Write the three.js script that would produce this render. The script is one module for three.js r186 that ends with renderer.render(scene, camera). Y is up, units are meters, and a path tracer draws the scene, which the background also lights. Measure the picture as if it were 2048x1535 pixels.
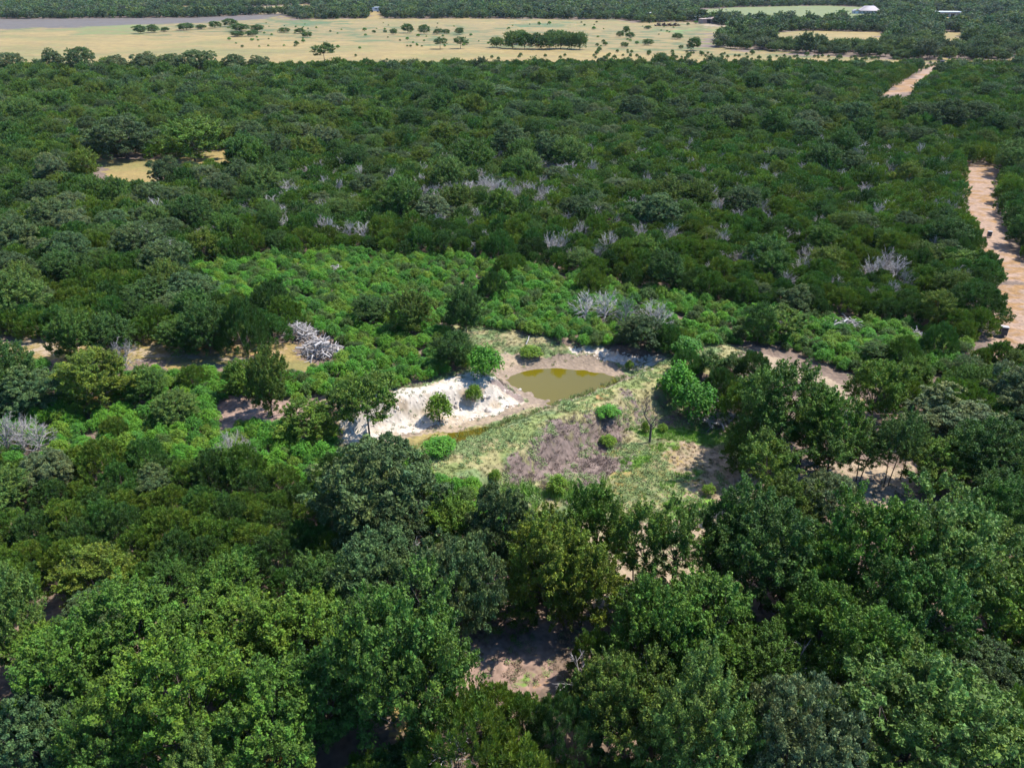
import * as THREE from 'three';
import { Sky } from 'three/addons/objects/Sky.js';
import { mergeGeometries } from 'three/addons/utils/BufferGeometryUtils.js';

/* ------------------------------------------------------------------ camera, sky, sun, exposure */
const W0 = 2048, H0 = 1535, EYE = 45, PITCH = THREE.MathUtils.degToRad(27.73), FOCAL = 1573;
const scene = new THREE.Scene();
const camera = new THREE.PerspectiveCamera(THREE.MathUtils.radToDeg(2 * Math.atan(H0 / 2 / FOCAL)), W0 / H0, 0.5, 12000);
camera.position.set(0, EYE, 0);
camera.rotation.x = -PITCH;

const SUN = new THREE.Vector3(Math.cos(1.03) * Math.cos(0.3), Math.sin(1.03), -Math.cos(1.03) * Math.sin(0.3));
const sky = new Sky();
sky.name = 'sky';
sky.userData.kind = 'structure';
sky.scale.setScalar(9000);
const su = sky.material.uniforms;
su.turbidity.value = 3; su.rayleigh.value = 1.2; su.mieCoefficient.value = 0.004; su.mieDirectionalG.value = 0.8;
su.sunPosition.value.copy(SUN);
su.cloudCoverage.value = 0.35; su.cloudDensity.value = 0.4; su.cloudScale.value = 0.0002; su.cloudElevation.value = 0.5;
scene.add(sky);
scene.environmentIntensity = 0.165;

const sun = new THREE.DirectionalLight(new THREE.Color(1, 0.95, 0.86), 5);
sun.position.copy(SUN).multiplyScalar(600).add(new THREE.Vector3(0, 0, -150));
sun.target.position.set(0, 0, -150);
sun.castShadow = true;
Object.assign(sun.shadow.camera, { left: -320, right: 320, top: 320, bottom: -320, near: 10, far: 1400 });
sun.shadow.mapSize.set(4096, 4096);
scene.add(sun, sun.target);

const renderer = new THREE.WebGLRenderer();
renderer.toneMapping = THREE.LinearToneMapping;
renderer.toneMappingExposure = 2.1;
renderer.shadowMap.enabled = true;
scene.fog = new THREE.FogExp2(new THREE.Color(0.72, 0.82, 0.95), 0.000025);

/* ------------------------------------------------------------------ helpers */
const rngOf = (seed) => () => { seed = (seed + 0x6d2b79f5) | 0; let t = Math.imul(seed ^ (seed >>> 15), 1 | seed); t = (t + Math.imul(t ^ (t >>> 7), 61 | t)) ^ t; return ((t ^ (t >>> 14)) >>> 0) / 4294967296; };
const lerp = (a, b, t) => a + (b - a) * t, clamp = (x, a = 0, b = 1) => Math.min(b, Math.max(a, x)), smooth = (a, b, x) => { const t = clamp((x - a) / (b - a)); return t * t * (3 - 2 * t); };
const hash2 = (x, y) => { let h = Math.imul(x, 374761393) ^ Math.imul(y, 668265263); h = Math.imul(h ^ (h >>> 13), 1274126177); return ((h ^ (h >>> 16)) >>> 0) / 4294967296; };
function noise(x, y) {
  const ix = Math.floor(x), iy = Math.floor(y), fx = x - ix, fy = y - iy, u = fx * fx * (3 - 2 * fx), v = fy * fy * (3 - 2 * fy);
  return lerp(lerp(hash2(ix, iy), hash2(ix + 1, iy), u), lerp(hash2(ix, iy + 1), hash2(ix + 1, iy + 1), u), v);
}
const fbm = (x, y, n = 3) => { let s = 0, a = 0.5, t = 0; for (let i = 0; i < n; i++) { s += a * noise(x, y); t += a; a *= 0.5; x = x * 2.03 + 17.1; y = y * 2.03 + 9.7; } return s / t; };

const SP = Math.sin(PITCH), CP = Math.cos(PITCH);
// surveying the photograph: the place on the level h, or on the ground, that a point of the photograph shows, and back
function level(px, py, h = 0) {
  const dx = (px - W0 / 2) / FOCAL, dy = -(py - H0 / 2) / FOCAL, y = -SP + dy * CP, z = -CP - dy * SP;
  const t = (h - EYE) / Math.min(y, -0.004);
  return new THREE.Vector3(dx * t, h, z * t);
}
function toPhoto(x, y, z) {
  const e = y - EYE, depth = -(e * SP + z * CP);
  return [W0 / 2 + (FOCAL * x) / depth, H0 / 2 - (FOCAL * (e * CP - z * SP)) / depth, depth];
}

/* ------------------------------------------------------------------ terrain */
const controls = [];
function relief(points, h, closed) {
  const q = points.map(([x, y]) => level(x, y, h));
  for (let i = 0; i < q.length; i++) {
    const a = q[i], b = q[i + 1] ?? (closed ? q[0] : null);
    if (!b) { controls.push([a.x, a.z, h]); break; }
    const n = Math.max(1, Math.round(a.distanceTo(b) / 1.2));
    for (let k = 0; k < n; k++) controls.push([lerp(a.x, b.x, k / n), lerp(a.z, b.z, k / n), h]);
  }
}
const WATER = -1.35;
relief([[860, 945], [980, 888], [1100, 830], [1200, 787], [1290, 748], [1380, 722], [1450, 708]], 1.05);          // crest of the dam
relief([[885, 950], [1000, 900], [1120, 842], [1220, 800], [1310, 760], [1400, 732]], 1.1);
relief([[790, 897], [880, 885], [970, 856], [1040, 830], [1085, 812], [1150, 797], [1240, 757], [1275, 745]], -1.3); // toe on the water side
relief([[690, 800], [760, 788], [830, 770], [870, 758], [940, 740], [985, 752]], 1.3);                             // top of the white bank
relief([[690, 885], [760, 878], [860, 857], [960, 838], [1050, 814], [1070, 800]], -1.15);
relief([[1060, 790], [1030, 775]], -1.1);
const SHORE = [[1020, 760], [1060, 746], [1110, 741], [1180, 740], [1245, 747], [1215, 765], [1150, 793], [1110, 806], [1085, 806], [1060, 788], [1035, 772]];
relief(SHORE, WATER - 0.14, true);
relief([[1055, 760], [1080, 752], [1130, 748], [1190, 749], [1200, 757], [1140, 780], [1100, 790], [1080, 780]], -1.8, true);
relief([[1110, 770], [1140, 762]], -2.2);
relief([[850, 880], [920, 868], [960, 858]], -1.75);
relief([[1005, 757], [1045, 738], [1110, 732], [1190, 731], [1260, 741]], -1.2);
relief([[985, 705], [1050, 716], [1120, 722], [1200, 724], [1290, 738]], -0.9);
relief([[860, 655], [950, 662], [1040, 680], [1150, 690], [1250, 700], [1330, 712]], 0.5);
relief([[1000, 1000], [1090, 970], [1170, 935], [1230, 890], [1290, 855], [1370, 820], [1420, 800]], -1.8);       // toe on the dry side
relief([[1080, 1010], [1200, 990], [1300, 930], [1400, 880], [1450, 930], [1350, 1000], [1250, 1040]], -1.9);
relief([[1100, 1120], [1250, 1130], [1400, 1110], [1500, 1060]], -1.0);
const BUCKET = 8, buckets = new Map();
for (const c of controls) {
  const bx = Math.floor(c[0] / BUCKET), bz = Math.floor(c[1] / BUCKET);
  for (let i = -1; i < 2; i++) for (let j = -1; j < 2; j++) { const k = (bx + i) * 4096 + bz + j; if (!buckets.has(k)) buckets.set(k, []); buckets.get(k).push(c); }
}
function groundHeight(x, z) {
  let s = 0, w = 0.05;
  for (const [cx, cz, ch] of buckets.get(Math.floor(x / BUCKET) * 4096 + Math.floor(z / BUCKET)) ?? []) {
    const d2 = (cx - x) ** 2 + (cz - z) ** 2;
    if (d2 < 64) { const g = Math.exp(-d2 / 5.5) * (1 - d2 / 64) ** 2; s += g * ch; w += g; }
  }
  const edge = clamp(Math.min(112 - x, x + 84, z + 120, -26 - z) / 6);
  return s / w + (edge ? edge * ((fbm(x * 0.25, z * 0.25, 3) - 0.5) * 0.35 + (noise(x * 1.3, z * 1.3) - 0.5) * 0.12) : 0);
}
function at(px, py) {
  const a = level(px, py, 2.6), b = level(px, py, -2.8), p = new THREE.Vector3();
  if (b.z < -135) { p.copy(level(px, py, 0)); p.y = groundHeight(p.x, p.z); return p; }
  let lo = 0, hi = 1;
  for (let k = 1; k <= 60; k++) { p.lerpVectors(a, b, k / 60); if (p.y <= groundHeight(p.x, p.z)) { lo = (k - 1) / 60; hi = k / 60; break; } }
  for (let k = 0; k < 10; k++) { const m = (lo + hi) / 2; p.lerpVectors(a, b, m); if (p.y <= groundHeight(p.x, p.z)) hi = m; else lo = m; }
  p.y = groundHeight(p.x, p.z);
  return p;
}
const place = (points, h) => points.map(([x, y]) => { const p = h === undefined ? at(x, y) : level(x, y, h); return [p.x, p.z]; });
function inside(poly, x, z) {
  let r = false;
  for (let i = 0, j = poly.length - 1; i < poly.length; j = i++) { const [a, b] = poly[i], [c, d] = poly[j]; if (b > z !== d > z && x < ((c - a) * (z - b)) / (d - b) + a) r = !r; }
  return r;
}

/* ------------------------------------------------------------------ ground cover: which soil lies where (plan view) */
const tone = (k, r, g, b) => [k * r, k * g, k * b];
const SOIL = {
  litter: (a, b, c) => tone(0.9 + 0.9 * (a - 0.5) + 0.4 * (b - 0.5), 0.125, 0.085, 0.06),
  pinkLitter: (a, b, c) => tone(0.85 + 0.9 * (a - 0.5) + 0.4 * (b - 0.5), 0.215, 0.14, 0.105),
  sand: (a, b, c) => tone(0.92 + 0.45 * (a - 0.5) + 0.35 * (b - 0.5), 0.24, 0.178, 0.115),
  lime: (a, b, c) => { const o = smooth(0.45, 0.75, b); return tone(0.95 + 0.5 * (a - 0.5), lerp(0.4, 0.3, o), lerp(0.342, 0.232, o), lerp(0.278, 0.158, o)); },
  mud: (a, b, c) => tone(0.9 + 0.5 * (a - 0.5) + 0.5 * (b - 0.5), 0.195, 0.142, 0.098),
  brownWeed: (a, b, c) => tone(0.95 + 1.0 * (a - 0.5) + 0.4 * (b - 0.5), 0.14, 0.1, 0.082),
  paleWeed: (a, b, c) => { const g = smooth(0.38, 0.62, b * 0.65 + c * 0.35), k = 0.9 + 0.9 * (a - 0.5); return tone(k, lerp(0.225, 0.11, g), lerp(0.19, 0.145, g), lerp(0.09, 0.05, g)); },
  crest: (a, b, c) => { const g = smooth(0.42, 0.62, b), k = 0.9 + 0.7 * (a - 0.5); return tone(k, lerp(0.22, 0.145, g), lerp(0.195, 0.17, g), lerp(0.08, 0.05, g)); },
  grass: (a, b, c) => tone(0.9 + 0.8 * (a - 0.5) + 0.5 * (b - 0.5), 0.1, 0.15, 0.03),
  bright: (a, b, c) => tone(0.9 + 0.8 * (a - 0.5) + 0.4 * (b - 0.5), 0.09, 0.165, 0.02),
  dry: (a, b, c) => { const k = 0.95 + 0.45 * (a - 0.5) + 0.4 * (b - 0.5), g = smooth(0.46, 0.7, 0.7 * c + 0.3 * b) * 0.65; return tone(k, lerp(0.2, 0.11, g), lerp(0.14, 0.106, g), lerp(0.042, 0.026, g)); },
  orange: (a, b, c) => tone(0.9 + 0.6 * (a - 0.5) + 0.4 * (b - 0.5), 0.3, 0.165, 0.065),
  pinkTrack: (a, b, c) => { const o = smooth(0.4, 0.75, b), k = 0.95 + 0.7 * (a - 0.5); return tone(k, lerp(0.23, 0.2, o), lerp(0.15, 0.108, o), lerp(0.1, 0.036, o)); },
  weedPatch: (a, b, c) => tone(0.9 + 0.5 * (a - 0.5) + 0.6 * (b - 0.5), 0.055, 0.085, 0.022),
  plough: (a, b, c) => tone(0.95 + 0.35 * (a - 0.5) + 0.3 * (b - 0.5), 0.078, 0.062, 0.048),
  algae: (a, b, c) => { const o = smooth(0.4, 0.6, b), k = 0.9 + 0.7 * (a - 0.5); return tone(k, lerp(0.2, 0.1, o), lerp(0.155, 0.09, o), lerp(0.05, 0.015, o)); },
  greenField: (a, b, c) => tone(0.95 + 0.35 * (a - 0.5) + 0.35 * (b - 0.5), 0.11, 0.122, 0.03),
  rough: (a, b, c) => { const g = smooth(0.46, 0.68, b), k = 0.9 + 0.55 * (a - 0.5); return tone(k, lerp(0.185, 0.08, g), lerp(0.132, 0.09, g), lerp(0.042, 0.022, g)); },
};
const zone = (soil, points, warp = 1, cover = 1) => ({ soil: SOIL[soil], poly: place(points), warp, cover });
const clearing = [[660, 915], [680, 850], [730, 800], [840, 765], [935, 735], [985, 745], [985, 715], [930, 690], [850, 655], [960, 652], [1050, 668], [1150, 688], [1300, 708], [1350, 712], [1420, 690], [1500, 692], [1480, 720], [1340, 745], [1330, 790], [1390, 830], [1440, 830], [1500, 900], [1530, 1010], [1470, 1100], [1370, 1190], [1180, 1180], [1090, 1080], [960, 1000], [860, 960]];
const nearZones = [
  zone('dry', [[0, 660], [320, 680], [560, 690], [660, 730], [520, 745], [300, 730], [150, 730], [0, 720]], 2),
  zone('sand', [[0, 672], [110, 668], [300, 690], [540, 695], [560, 712], [420, 722], [250, 716], [60, 700], [0, 705]], 2, 0.7),
  zone('orange', [[380, 690], [560, 700], [540, 716], [400, 708]], 1.5, 0.6),
  zone('orange', [[690, 722], [790, 735], [780, 748], [700, 738]], 1.5, 0.8),
  zone('pinkLitter', [[380, 790], [560, 770], [680, 780], [690, 880], [560, 850], [400, 860]], 2),
  zone('sand', [[580, 790], [690, 790], [690, 900], [620, 880]], 1.5, 0.7),
  zone('paleWeed', clearing, 1.2),
  zone('sand', [[1420, 900], [1500, 900], [1560, 930], [1850, 930], [1870, 1000], [1700, 1020], [1540, 1040], [1500, 1110], [1360, 1230], [1150, 1200], [1110, 1100], [1250, 1060], [1390, 990]], 1.6, 0.85),
  zone('sand', [[1330, 890], [1420, 880], [1500, 960], [1500, 1040], [1390, 1010], [1370, 950]], 1.4, 0.9),
  zone('dry', [[1230, 930], [1330, 895], [1420, 900], [1420, 1000], [1300, 1020], [1200, 1000]], 2.5, 0.55),
  zone('grass', [[1240, 850], [1330, 855], [1480, 850], [1500, 880], [1430, 890], [1330, 880]], 1),
  zone('bright', [[1270, 852], [1450, 848], [1470, 878], [1400, 880], [1320, 868]], 1.2, 0.8),
  zone('bright', [[1300, 890], [1350, 885], [1360, 900], [1310, 905]], 1.2, 0.7),
  zone('bright', [[1240, 920], [1300, 910], [1310, 925], [1250, 940]], 1.2, 0.7),
  zone('bright', [[1320, 965], [1355, 962], [1350, 978], [1325, 980]], 1, 0.8),
  zone('bright', [[1350, 945], [1405, 940], [1400, 958], [1360, 956]], 1, 0.7),
  zone('bright', [[1170, 965], [1230, 950], [1220, 985], [1180, 990]], 1, 0.5),
  zone('bright', [[1330, 1000], [1420, 1005], [1400, 1030], [1320, 1030]], 1.5, 0.8),
  zone('crest', [[850, 945], [960, 882], [1090, 822], [1200, 778], [1300, 738], [1420, 708], [1480, 700], [1440, 728], [1320, 765], [1230, 808], [1130, 848], [1010, 905], [900, 960]], 1.2),
  zone('brownWeed', [[990, 950], [1050, 900], [1120, 842], [1180, 822], [1235, 850], [1245, 905], [1225, 950], [1160, 972], [1090, 958], [1040, 970]], 2.2, 0.97),
  zone('brownWeed', [[1260, 800], [1310, 790], [1380, 835], [1480, 800], [1480, 850], [1400, 850], [1320, 850], [1250, 852]], 2, 0.95),
  zone('brownWeed', [[1060, 960], [1190, 960], [1180, 985], [1090, 1000]], 2, 0.5),
  zone('orange', [[880, 925], [960, 888], [1000, 880], [1010, 890], [950, 925], [900, 940]], 1.5, 0.45),
  zone('orange', [[1170, 805], [1240, 795], [1230, 812], [1180, 820]], 1.5, 0.5),
  zone('dry', [[1370, 735], [1420, 720], [1410, 760], [1380, 765]], 1.5, 0.5),
  zone('mud', [[980, 700], [1060, 708], [1200, 712], [1310, 738], [1270, 752], [1240, 765], [1150, 800], [1080, 815], [980, 845], [860, 880], [760, 895], [730, 885], [860, 850], [1000, 825], [1060, 800], [1010, 770], [985, 745]], 0.7),
  zone('sand', [[980, 700], [1030, 705], [1060, 722], [1020, 745], [1000, 760], [985, 745]], 1, 0.8),
  zone('sand', [[750, 890], [860, 858], [1000, 828], [1075, 805], [1085, 815], [980, 845], [880, 872], [780, 897]], 0.6, 0.8),
  zone('lime', [[1140, 692], [1240, 700], [1320, 708], [1330, 722], [1280, 735], [1220, 722], [1150, 706]], 0.8, 0.9),
  zone('lime', [[690, 890], [680, 840], [710, 800], [790, 785], [850, 770], [900, 752], [940, 738], [990, 755], [1010, 775], [1045, 790], [1055, 808], [960, 836], [860, 856], [750, 882]], 0.9),
  zone('brownWeed', [[990, 770], [1015, 765], [1050, 795], [1040, 808], [1010, 790]], 1, 0.8),
  zone('algae', [[770, 893], [830, 874], [920, 862], [990, 850], [1010, 848], [950, 868], [870, 890], [800, 900]], 0.6),
  zone('dry', [[1550, 720], [1640, 748], [1720, 800], [1760, 850], [1720, 860], [1640, 800], [1560, 750], [1480, 715], [1490, 690]], 1.5, 0.6),
  zone('sand', [[1490, 695], [1560, 718], [1630, 742], [1710, 785], [1740, 845], [1710, 850], [1640, 795], [1560, 742], [1490, 715]], 1),
  zone('pinkTrack', [[1940, 740], [1950, 715], [1985, 690], [1985, 600], [1990, 530], [2200, 540], [2300, 700], [2048, 720]], 1.2),
  zone('orange', [[1940, 735], [1990, 700], [2060, 690], [2060, 725], [1960, 745]], 1.5, 0.5),
  zone('pinkLitter', [[880, 1390], [920, 1330], [950, 1240], [1110, 1240], [1130, 1300], [1115, 1380], [1050, 1415], [950, 1410]], 0.8),
  zone('orange', [[1030, 1395], [1060, 1375], [1105, 1368], [1100, 1385], [1050, 1405]], 1, 0.5),
  zone('grass', [[1060, 1345], [1105, 1335], [1110, 1355], [1060, 1368], [1000, 1380], [1000, 1370]], 0.8, 0.6),
  zone('dry', [[780, 1420], [870, 1430], [880, 1500], [800, 1510]], 0.8, 0.8),
];
const midZones = [
  zone('pinkTrack', [[1995, 535], [1960, 490], [1940, 440], [1925, 330], [1992, 330], [1994, 440], [2010, 480], [2045, 530], [2120, 545], [2100, 570], [1995, 560]], 0.6),
  zone('dry', [[150, 318], [320, 318], [400, 305], [470, 295], [475, 335], [320, 345], [300, 372], [220, 372], [215, 335]], 1.2),
  zone('litter', [[380, 490], [470, 490], [470, 505], [380, 505]], 1),
];
const farZones = [
  zone('rough', [[-600, 40], [0, 38], [390, 36], [560, 28], [600, 39], [700, 37], [1000, 37], [1240, 39], [1290, 45], [1400, 43], [1440, 50], [1475, 58], [1440, 75], [1430, 95], [1480, 100], [1560, 104], [1850, 121], [2600, 127], [2600, 140], [1900, 139], [1700, 137], [1100, 136], [600, 140], [0, 145], [-600, 145]], 3),
  zone('greenField', [[70, 62], [270, 47], [330, 47], [330, 68], [230, 68], [150, 66]], 3, 0.8),
  zone('plough', [[-600, 64], [0, 58], [180, 54], [370, 46], [540, 37], [560, 28], [390, 35], [0, 38], [-600, 40]], 2),
  zone('dry', [[-600, 72], [0, 60], [130, 66], [260, 71], [450, 72], [700, 82], [1000, 97], [1200, 99], [1500, 112], [1850, 124], [2600, 128], [2600, 140], [1900, 139], [1700, 136], [1100, 134], [600, 140], [0, 145], [-600, 145]], 4),
  zone('dry', [[560, 42], [720, 38], [980, 38], [1240, 42], [1330, 55], [1100, 60], [900, 52], [720, 54]], 4, 0.7),
  zone('dry', [[700, 84], [900, 94], [1180, 99], [1180, 128], [700, 130]], 4, 0.6),
  zone('weedPatch', [[545, 40], [640, 40], [700, 44], [690, 50], [600, 52], [540, 48]], 3, 0.8),
  zone('weedPatch', [[1035, 47], [1120, 45], [1135, 51], [1050, 55]], 3, 0.8),
  zone('grass', [[1330, 60], [1430, 56], [1420, 66], [1340, 66]], 4, 0.6),
  zone('weedPatch', [[560, 66], [900, 70], [960, 78], [700, 80]], 5, 0.5),
  zone('sand', [[1380, 50], [1400, 44], [1450, 46], [1465, 52], [1430, 54]], 3, 0.8),
  zone('dry', [[250, 10], [480, 14], [625, 8], [628, 24], [560, 28], [430, 25], [390, 24], [270, 15]], 3),
  zone('greenField', [[1390, 19], [1480, 14], [1640, 11], [1760, 15], [1765, 46], [1640, 47], [1490, 44], [1460, 38], [1440, 40], [1395, 37]], 1.5),
  zone('dry', [[1540, 68], [1600, 61], [1760, 64], [1775, 96], [1660, 97], [1545, 92]], 1),
  zone('dry', [[1878, 62], [1930, 66], [1936, 104], [1876, 100]], 1),
  zone('dry', [[1860, 7], [1925, 9], [1920, 17], [1860, 15]], 2),
  zone('dry', [[1190, 4], [1262, 9], [1258, 17], [1190, 13]], 2),
  zone('dry', [[700, -2], [760, 0], [760, 6], [700, 5]], 2),
  zone('dry', [[1860, 25], [1932, 25], [1932, 50], [1860, 50]], 1),
  zone('dry', [[736, 20], [764, 20], [766, 39], [734, 39]], 1),
  zone('pinkTrack', [[1750, 214], [1780, 180], [1840, 146], [1858, 134], [1890, 124], [1905, 124], [1880, 142], [1830, 180], [1800, 214]], 0.8),
  zone('pinkTrack', [[1926, 340], [1990, 340], [1900, 240], [1810, 200], [1760, 205], [1860, 260]], 0.6),
];
function paint(zones, W, H, x0, x1, z0, z1, unit) {
  const n = W * H, rgb = new Float32Array(n * 3), f = [new Float32Array(n), new Float32Array(n), new Float32Array(n)], warp = new Float32Array(n * 2), sx = (x1 - x0) / W, sz = (z1 - z0) / H;
  for (let j = 0, k = 0; j < H; j++) for (let i = 0; i < W; i++, k++) {
    const x = x0 + (i + 0.5) * sx, z = z0 + (j + 0.5) * sz;
    f[0][k] = 0.55 * noise(x / (0.22 * unit), z / (0.22 * unit)) + 0.45 * noise(x / (0.5 * unit) + 7, z / (0.5 * unit));
    f[1][k] = fbm(x / (1.9 * unit) + 31, z / (1.3 * unit), 3);
    f[2][k] = fbm(x / (9 * unit) - 11, z / (5 * unit), 3);
    warp[2 * k] = ((noise(x / (2.2 * unit), z / (2.2 * unit) + 50) - 0.5) * 2.4 + (f[0][k] - 0.5) * 0.9) * unit / sx;
    warp[2 * k + 1] = ((noise(x / (2.2 * unit) + 90, z / (2.2 * unit)) - 0.5) * 2.4 + (noise(x / (0.3 * unit) + 20, z / (0.3 * unit)) - 0.5) * 0.9) * unit / sz;
    const c = SOIL.litter(f[0][k], f[1][k], f[2][k]);
    rgb[3 * k] = c[0]; rgb[3 * k + 1] = c[1]; rgb[3 * k + 2] = c[2];
  }
  const cv = document.createElement('canvas'); cv.width = W; cv.height = H;
  const g = cv.getContext('2d');
  for (const { soil, poly, warp: ws, cover } of zones) {
    g.fillStyle = '#000'; g.fillRect(0, 0, W, H); g.fillStyle = '#fff'; g.beginPath();
    poly.forEach(([x, z], i) => g[i ? 'lineTo' : 'moveTo']((x - x0) / sx, (z - z0) / sz));
    g.closePath(); g.fill();
    const m = g.getImageData(0, 0, W, H).data;
    for (let j = 0, k = 0; j < H; j++) for (let i = 0; i < W; i++, k++) {
      const u = clamp(Math.round(i + warp[2 * k] * ws), 0, W - 1), v = clamp(Math.round(j + warp[2 * k + 1] * ws), 0, H - 1);
      let a = m[(v * W + u) * 4] / 255;
      if (!a) continue;
      if (cover < 1) a *= smooth(0.78 - cover * 0.6, 1.02 - cover * 0.6, 0.55 * f[1][k] + 0.45 * f[0][k]);
      const c = soil(f[0][k], f[1][k], f[2][k]);
      for (let q = 0; q < 3; q++) rgb[3 * k + q] = lerp(rgb[3 * k + q], c[q], a);
    }
  }
  const out = new Uint8Array(n * 4), bump = new Uint8Array(n * 4);
  for (let k = 0; k < n; k++) {
    for (let q = 0; q < 3; q++) { const v = clamp(rgb[3 * k + q]); out[4 * k + q] = Math.round(255 * (v <= 0.0031308 ? v * 12.92 : 1.055 * v ** (1 / 2.4) - 0.055)); bump[4 * k + q] = Math.round(255 * f[0][k]); }
    out[4 * k + 3] = bump[4 * k + 3] = 255;
  }
  const tex = (d, s) => { const t = new THREE.DataTexture(d, W, H); t.magFilter = t.minFilter = THREE.LinearFilter; if (s) t.colorSpace = THREE.SRGBColorSpace; t.needsUpdate = true; return t; };
  const at_ = (x, z) => { const k = clamp(Math.floor((z - z0) / sz), 0, H - 1) * W + clamp(Math.floor((x - x0) / sx), 0, W - 1); return [rgb[3 * k], rgb[3 * k + 1], rgb[3 * k + 2]]; };
  return [tex(out, true), tex(bump), at_];
}
function sheet(name, xs, zs, hole, box, tex, bumpScale) {
  const [x0, x1, z0, z1] = box, pos = [], uv = [], idx = [];
  for (const z of zs) for (const x of xs) { pos.push(x, groundHeight(x, z), z); uv.push((x - x0) / (x1 - x0), (z - z0) / (z1 - z0)); }
  for (let j = 0; j < zs.length - 1; j++) for (let i = 0; i < xs.length - 1; i++) {
    const mx = (xs[i] + xs[i + 1]) / 2, mz = (zs[j] + zs[j + 1]) / 2;
    if (hole.some(([a, b, c, d]) => mx > a && mx < b && mz > c && mz < d)) continue;
    const k = j * xs.length + i;
    idx.push(k, k + xs.length, k + 1, k + 1, k + xs.length, k + xs.length + 1);
  }
  const geo = new THREE.BufferGeometry();
  geo.setAttribute('position', new THREE.Float32BufferAttribute(pos, 3));
  geo.setAttribute('uv', new THREE.Float32BufferAttribute(uv, 2));
  geo.setIndex(idx); geo.computeVertexNormals();
  const m = new THREE.Mesh(geo, new THREE.MeshStandardMaterial({ name: name + '_soil', map: tex[0], bumpMap: bumpScale ? tex[1] : null, bumpScale, roughness: 1 }));
  m.name = name; m.userData = { kind: 'structure' };
  scene.add(m);
  return m;
}
const steps = (a, b, d) => { const n = Math.round((b - a) / d), r = []; for (let i = 0; i <= n; i++) r.push(a + ((b - a) * i) / n); return r; };
const NEAR = [-84, 112, -120, -26], MID = [-140, 160, -340, -120];
const outward = (list, lo, hi) => [...new Set([...list, ...lo, ...hi])].sort((a, b) => a - b);
const nearSoil = paint(nearZones, 2048, 1152, ...NEAR, 1);
sheet('clearing_ground', steps(-84, 112, 0.4), steps(-120, -26, 0.4), [], NEAR, nearSoil, 0.1);
sheet('woodland_ground', steps(-140, 160, 4), steps(-340, -120, 4), [], MID, paint(midZones, 2048, 1536, ...MID, 1.2), 0.06);
const FAR = [-1250, 1250, -2000, 100];
sheet('ground', outward(steps(-1300, 1300, 40), [-9000, -4000, -2200, -140, -84], [112, 160, 2200, 4000, 9000]), outward(steps(-2400, 200, 40), [-9000, -5000], [-340, -120, -26, 900]), [NEAR, MID], FAR, paint(farZones, 2048, 2048, ...FAR, 6), 0.12);

/* ------------------------------------------------------------------ water */
function water(name, points, color, rough) {
  const q = points.map(([x, y]) => level(x, y, WATER)), s = new THREE.Shape();
  s.setFromPoints(new THREE.CatmullRomCurve3(q, true).getPoints(80).map((p) => new THREE.Vector2(p.x, -p.z)));
  const g = new THREE.ShapeGeometry(s); g.rotateX(-Math.PI / 2);
  const m = new THREE.Mesh(g, new THREE.MeshPhysicalMaterial({ name: name + '_surface', color: new THREE.Color(...color), roughness: rough, ior: 1.33, specularIntensity: 1 }));
  m.name = name; m.position.y = WATER; m.userData = { kind: 'structure' };
  scene.add(m);
}
water('pond_water', [[1008, 761], [1055, 741], [1110, 736], [1185, 735], [1256, 745], [1225, 768], [1155, 798], [1112, 812], [1080, 812], [1048, 790], [1024, 776]], [0.088, 0.07, 0.004], 0.03);
water('pool_water', [[800, 892], [850, 872], [930, 862], [985, 850], [960, 872], [880, 896], [820, 902]], [0.07, 0.055, 0.005], 0.1);

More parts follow.
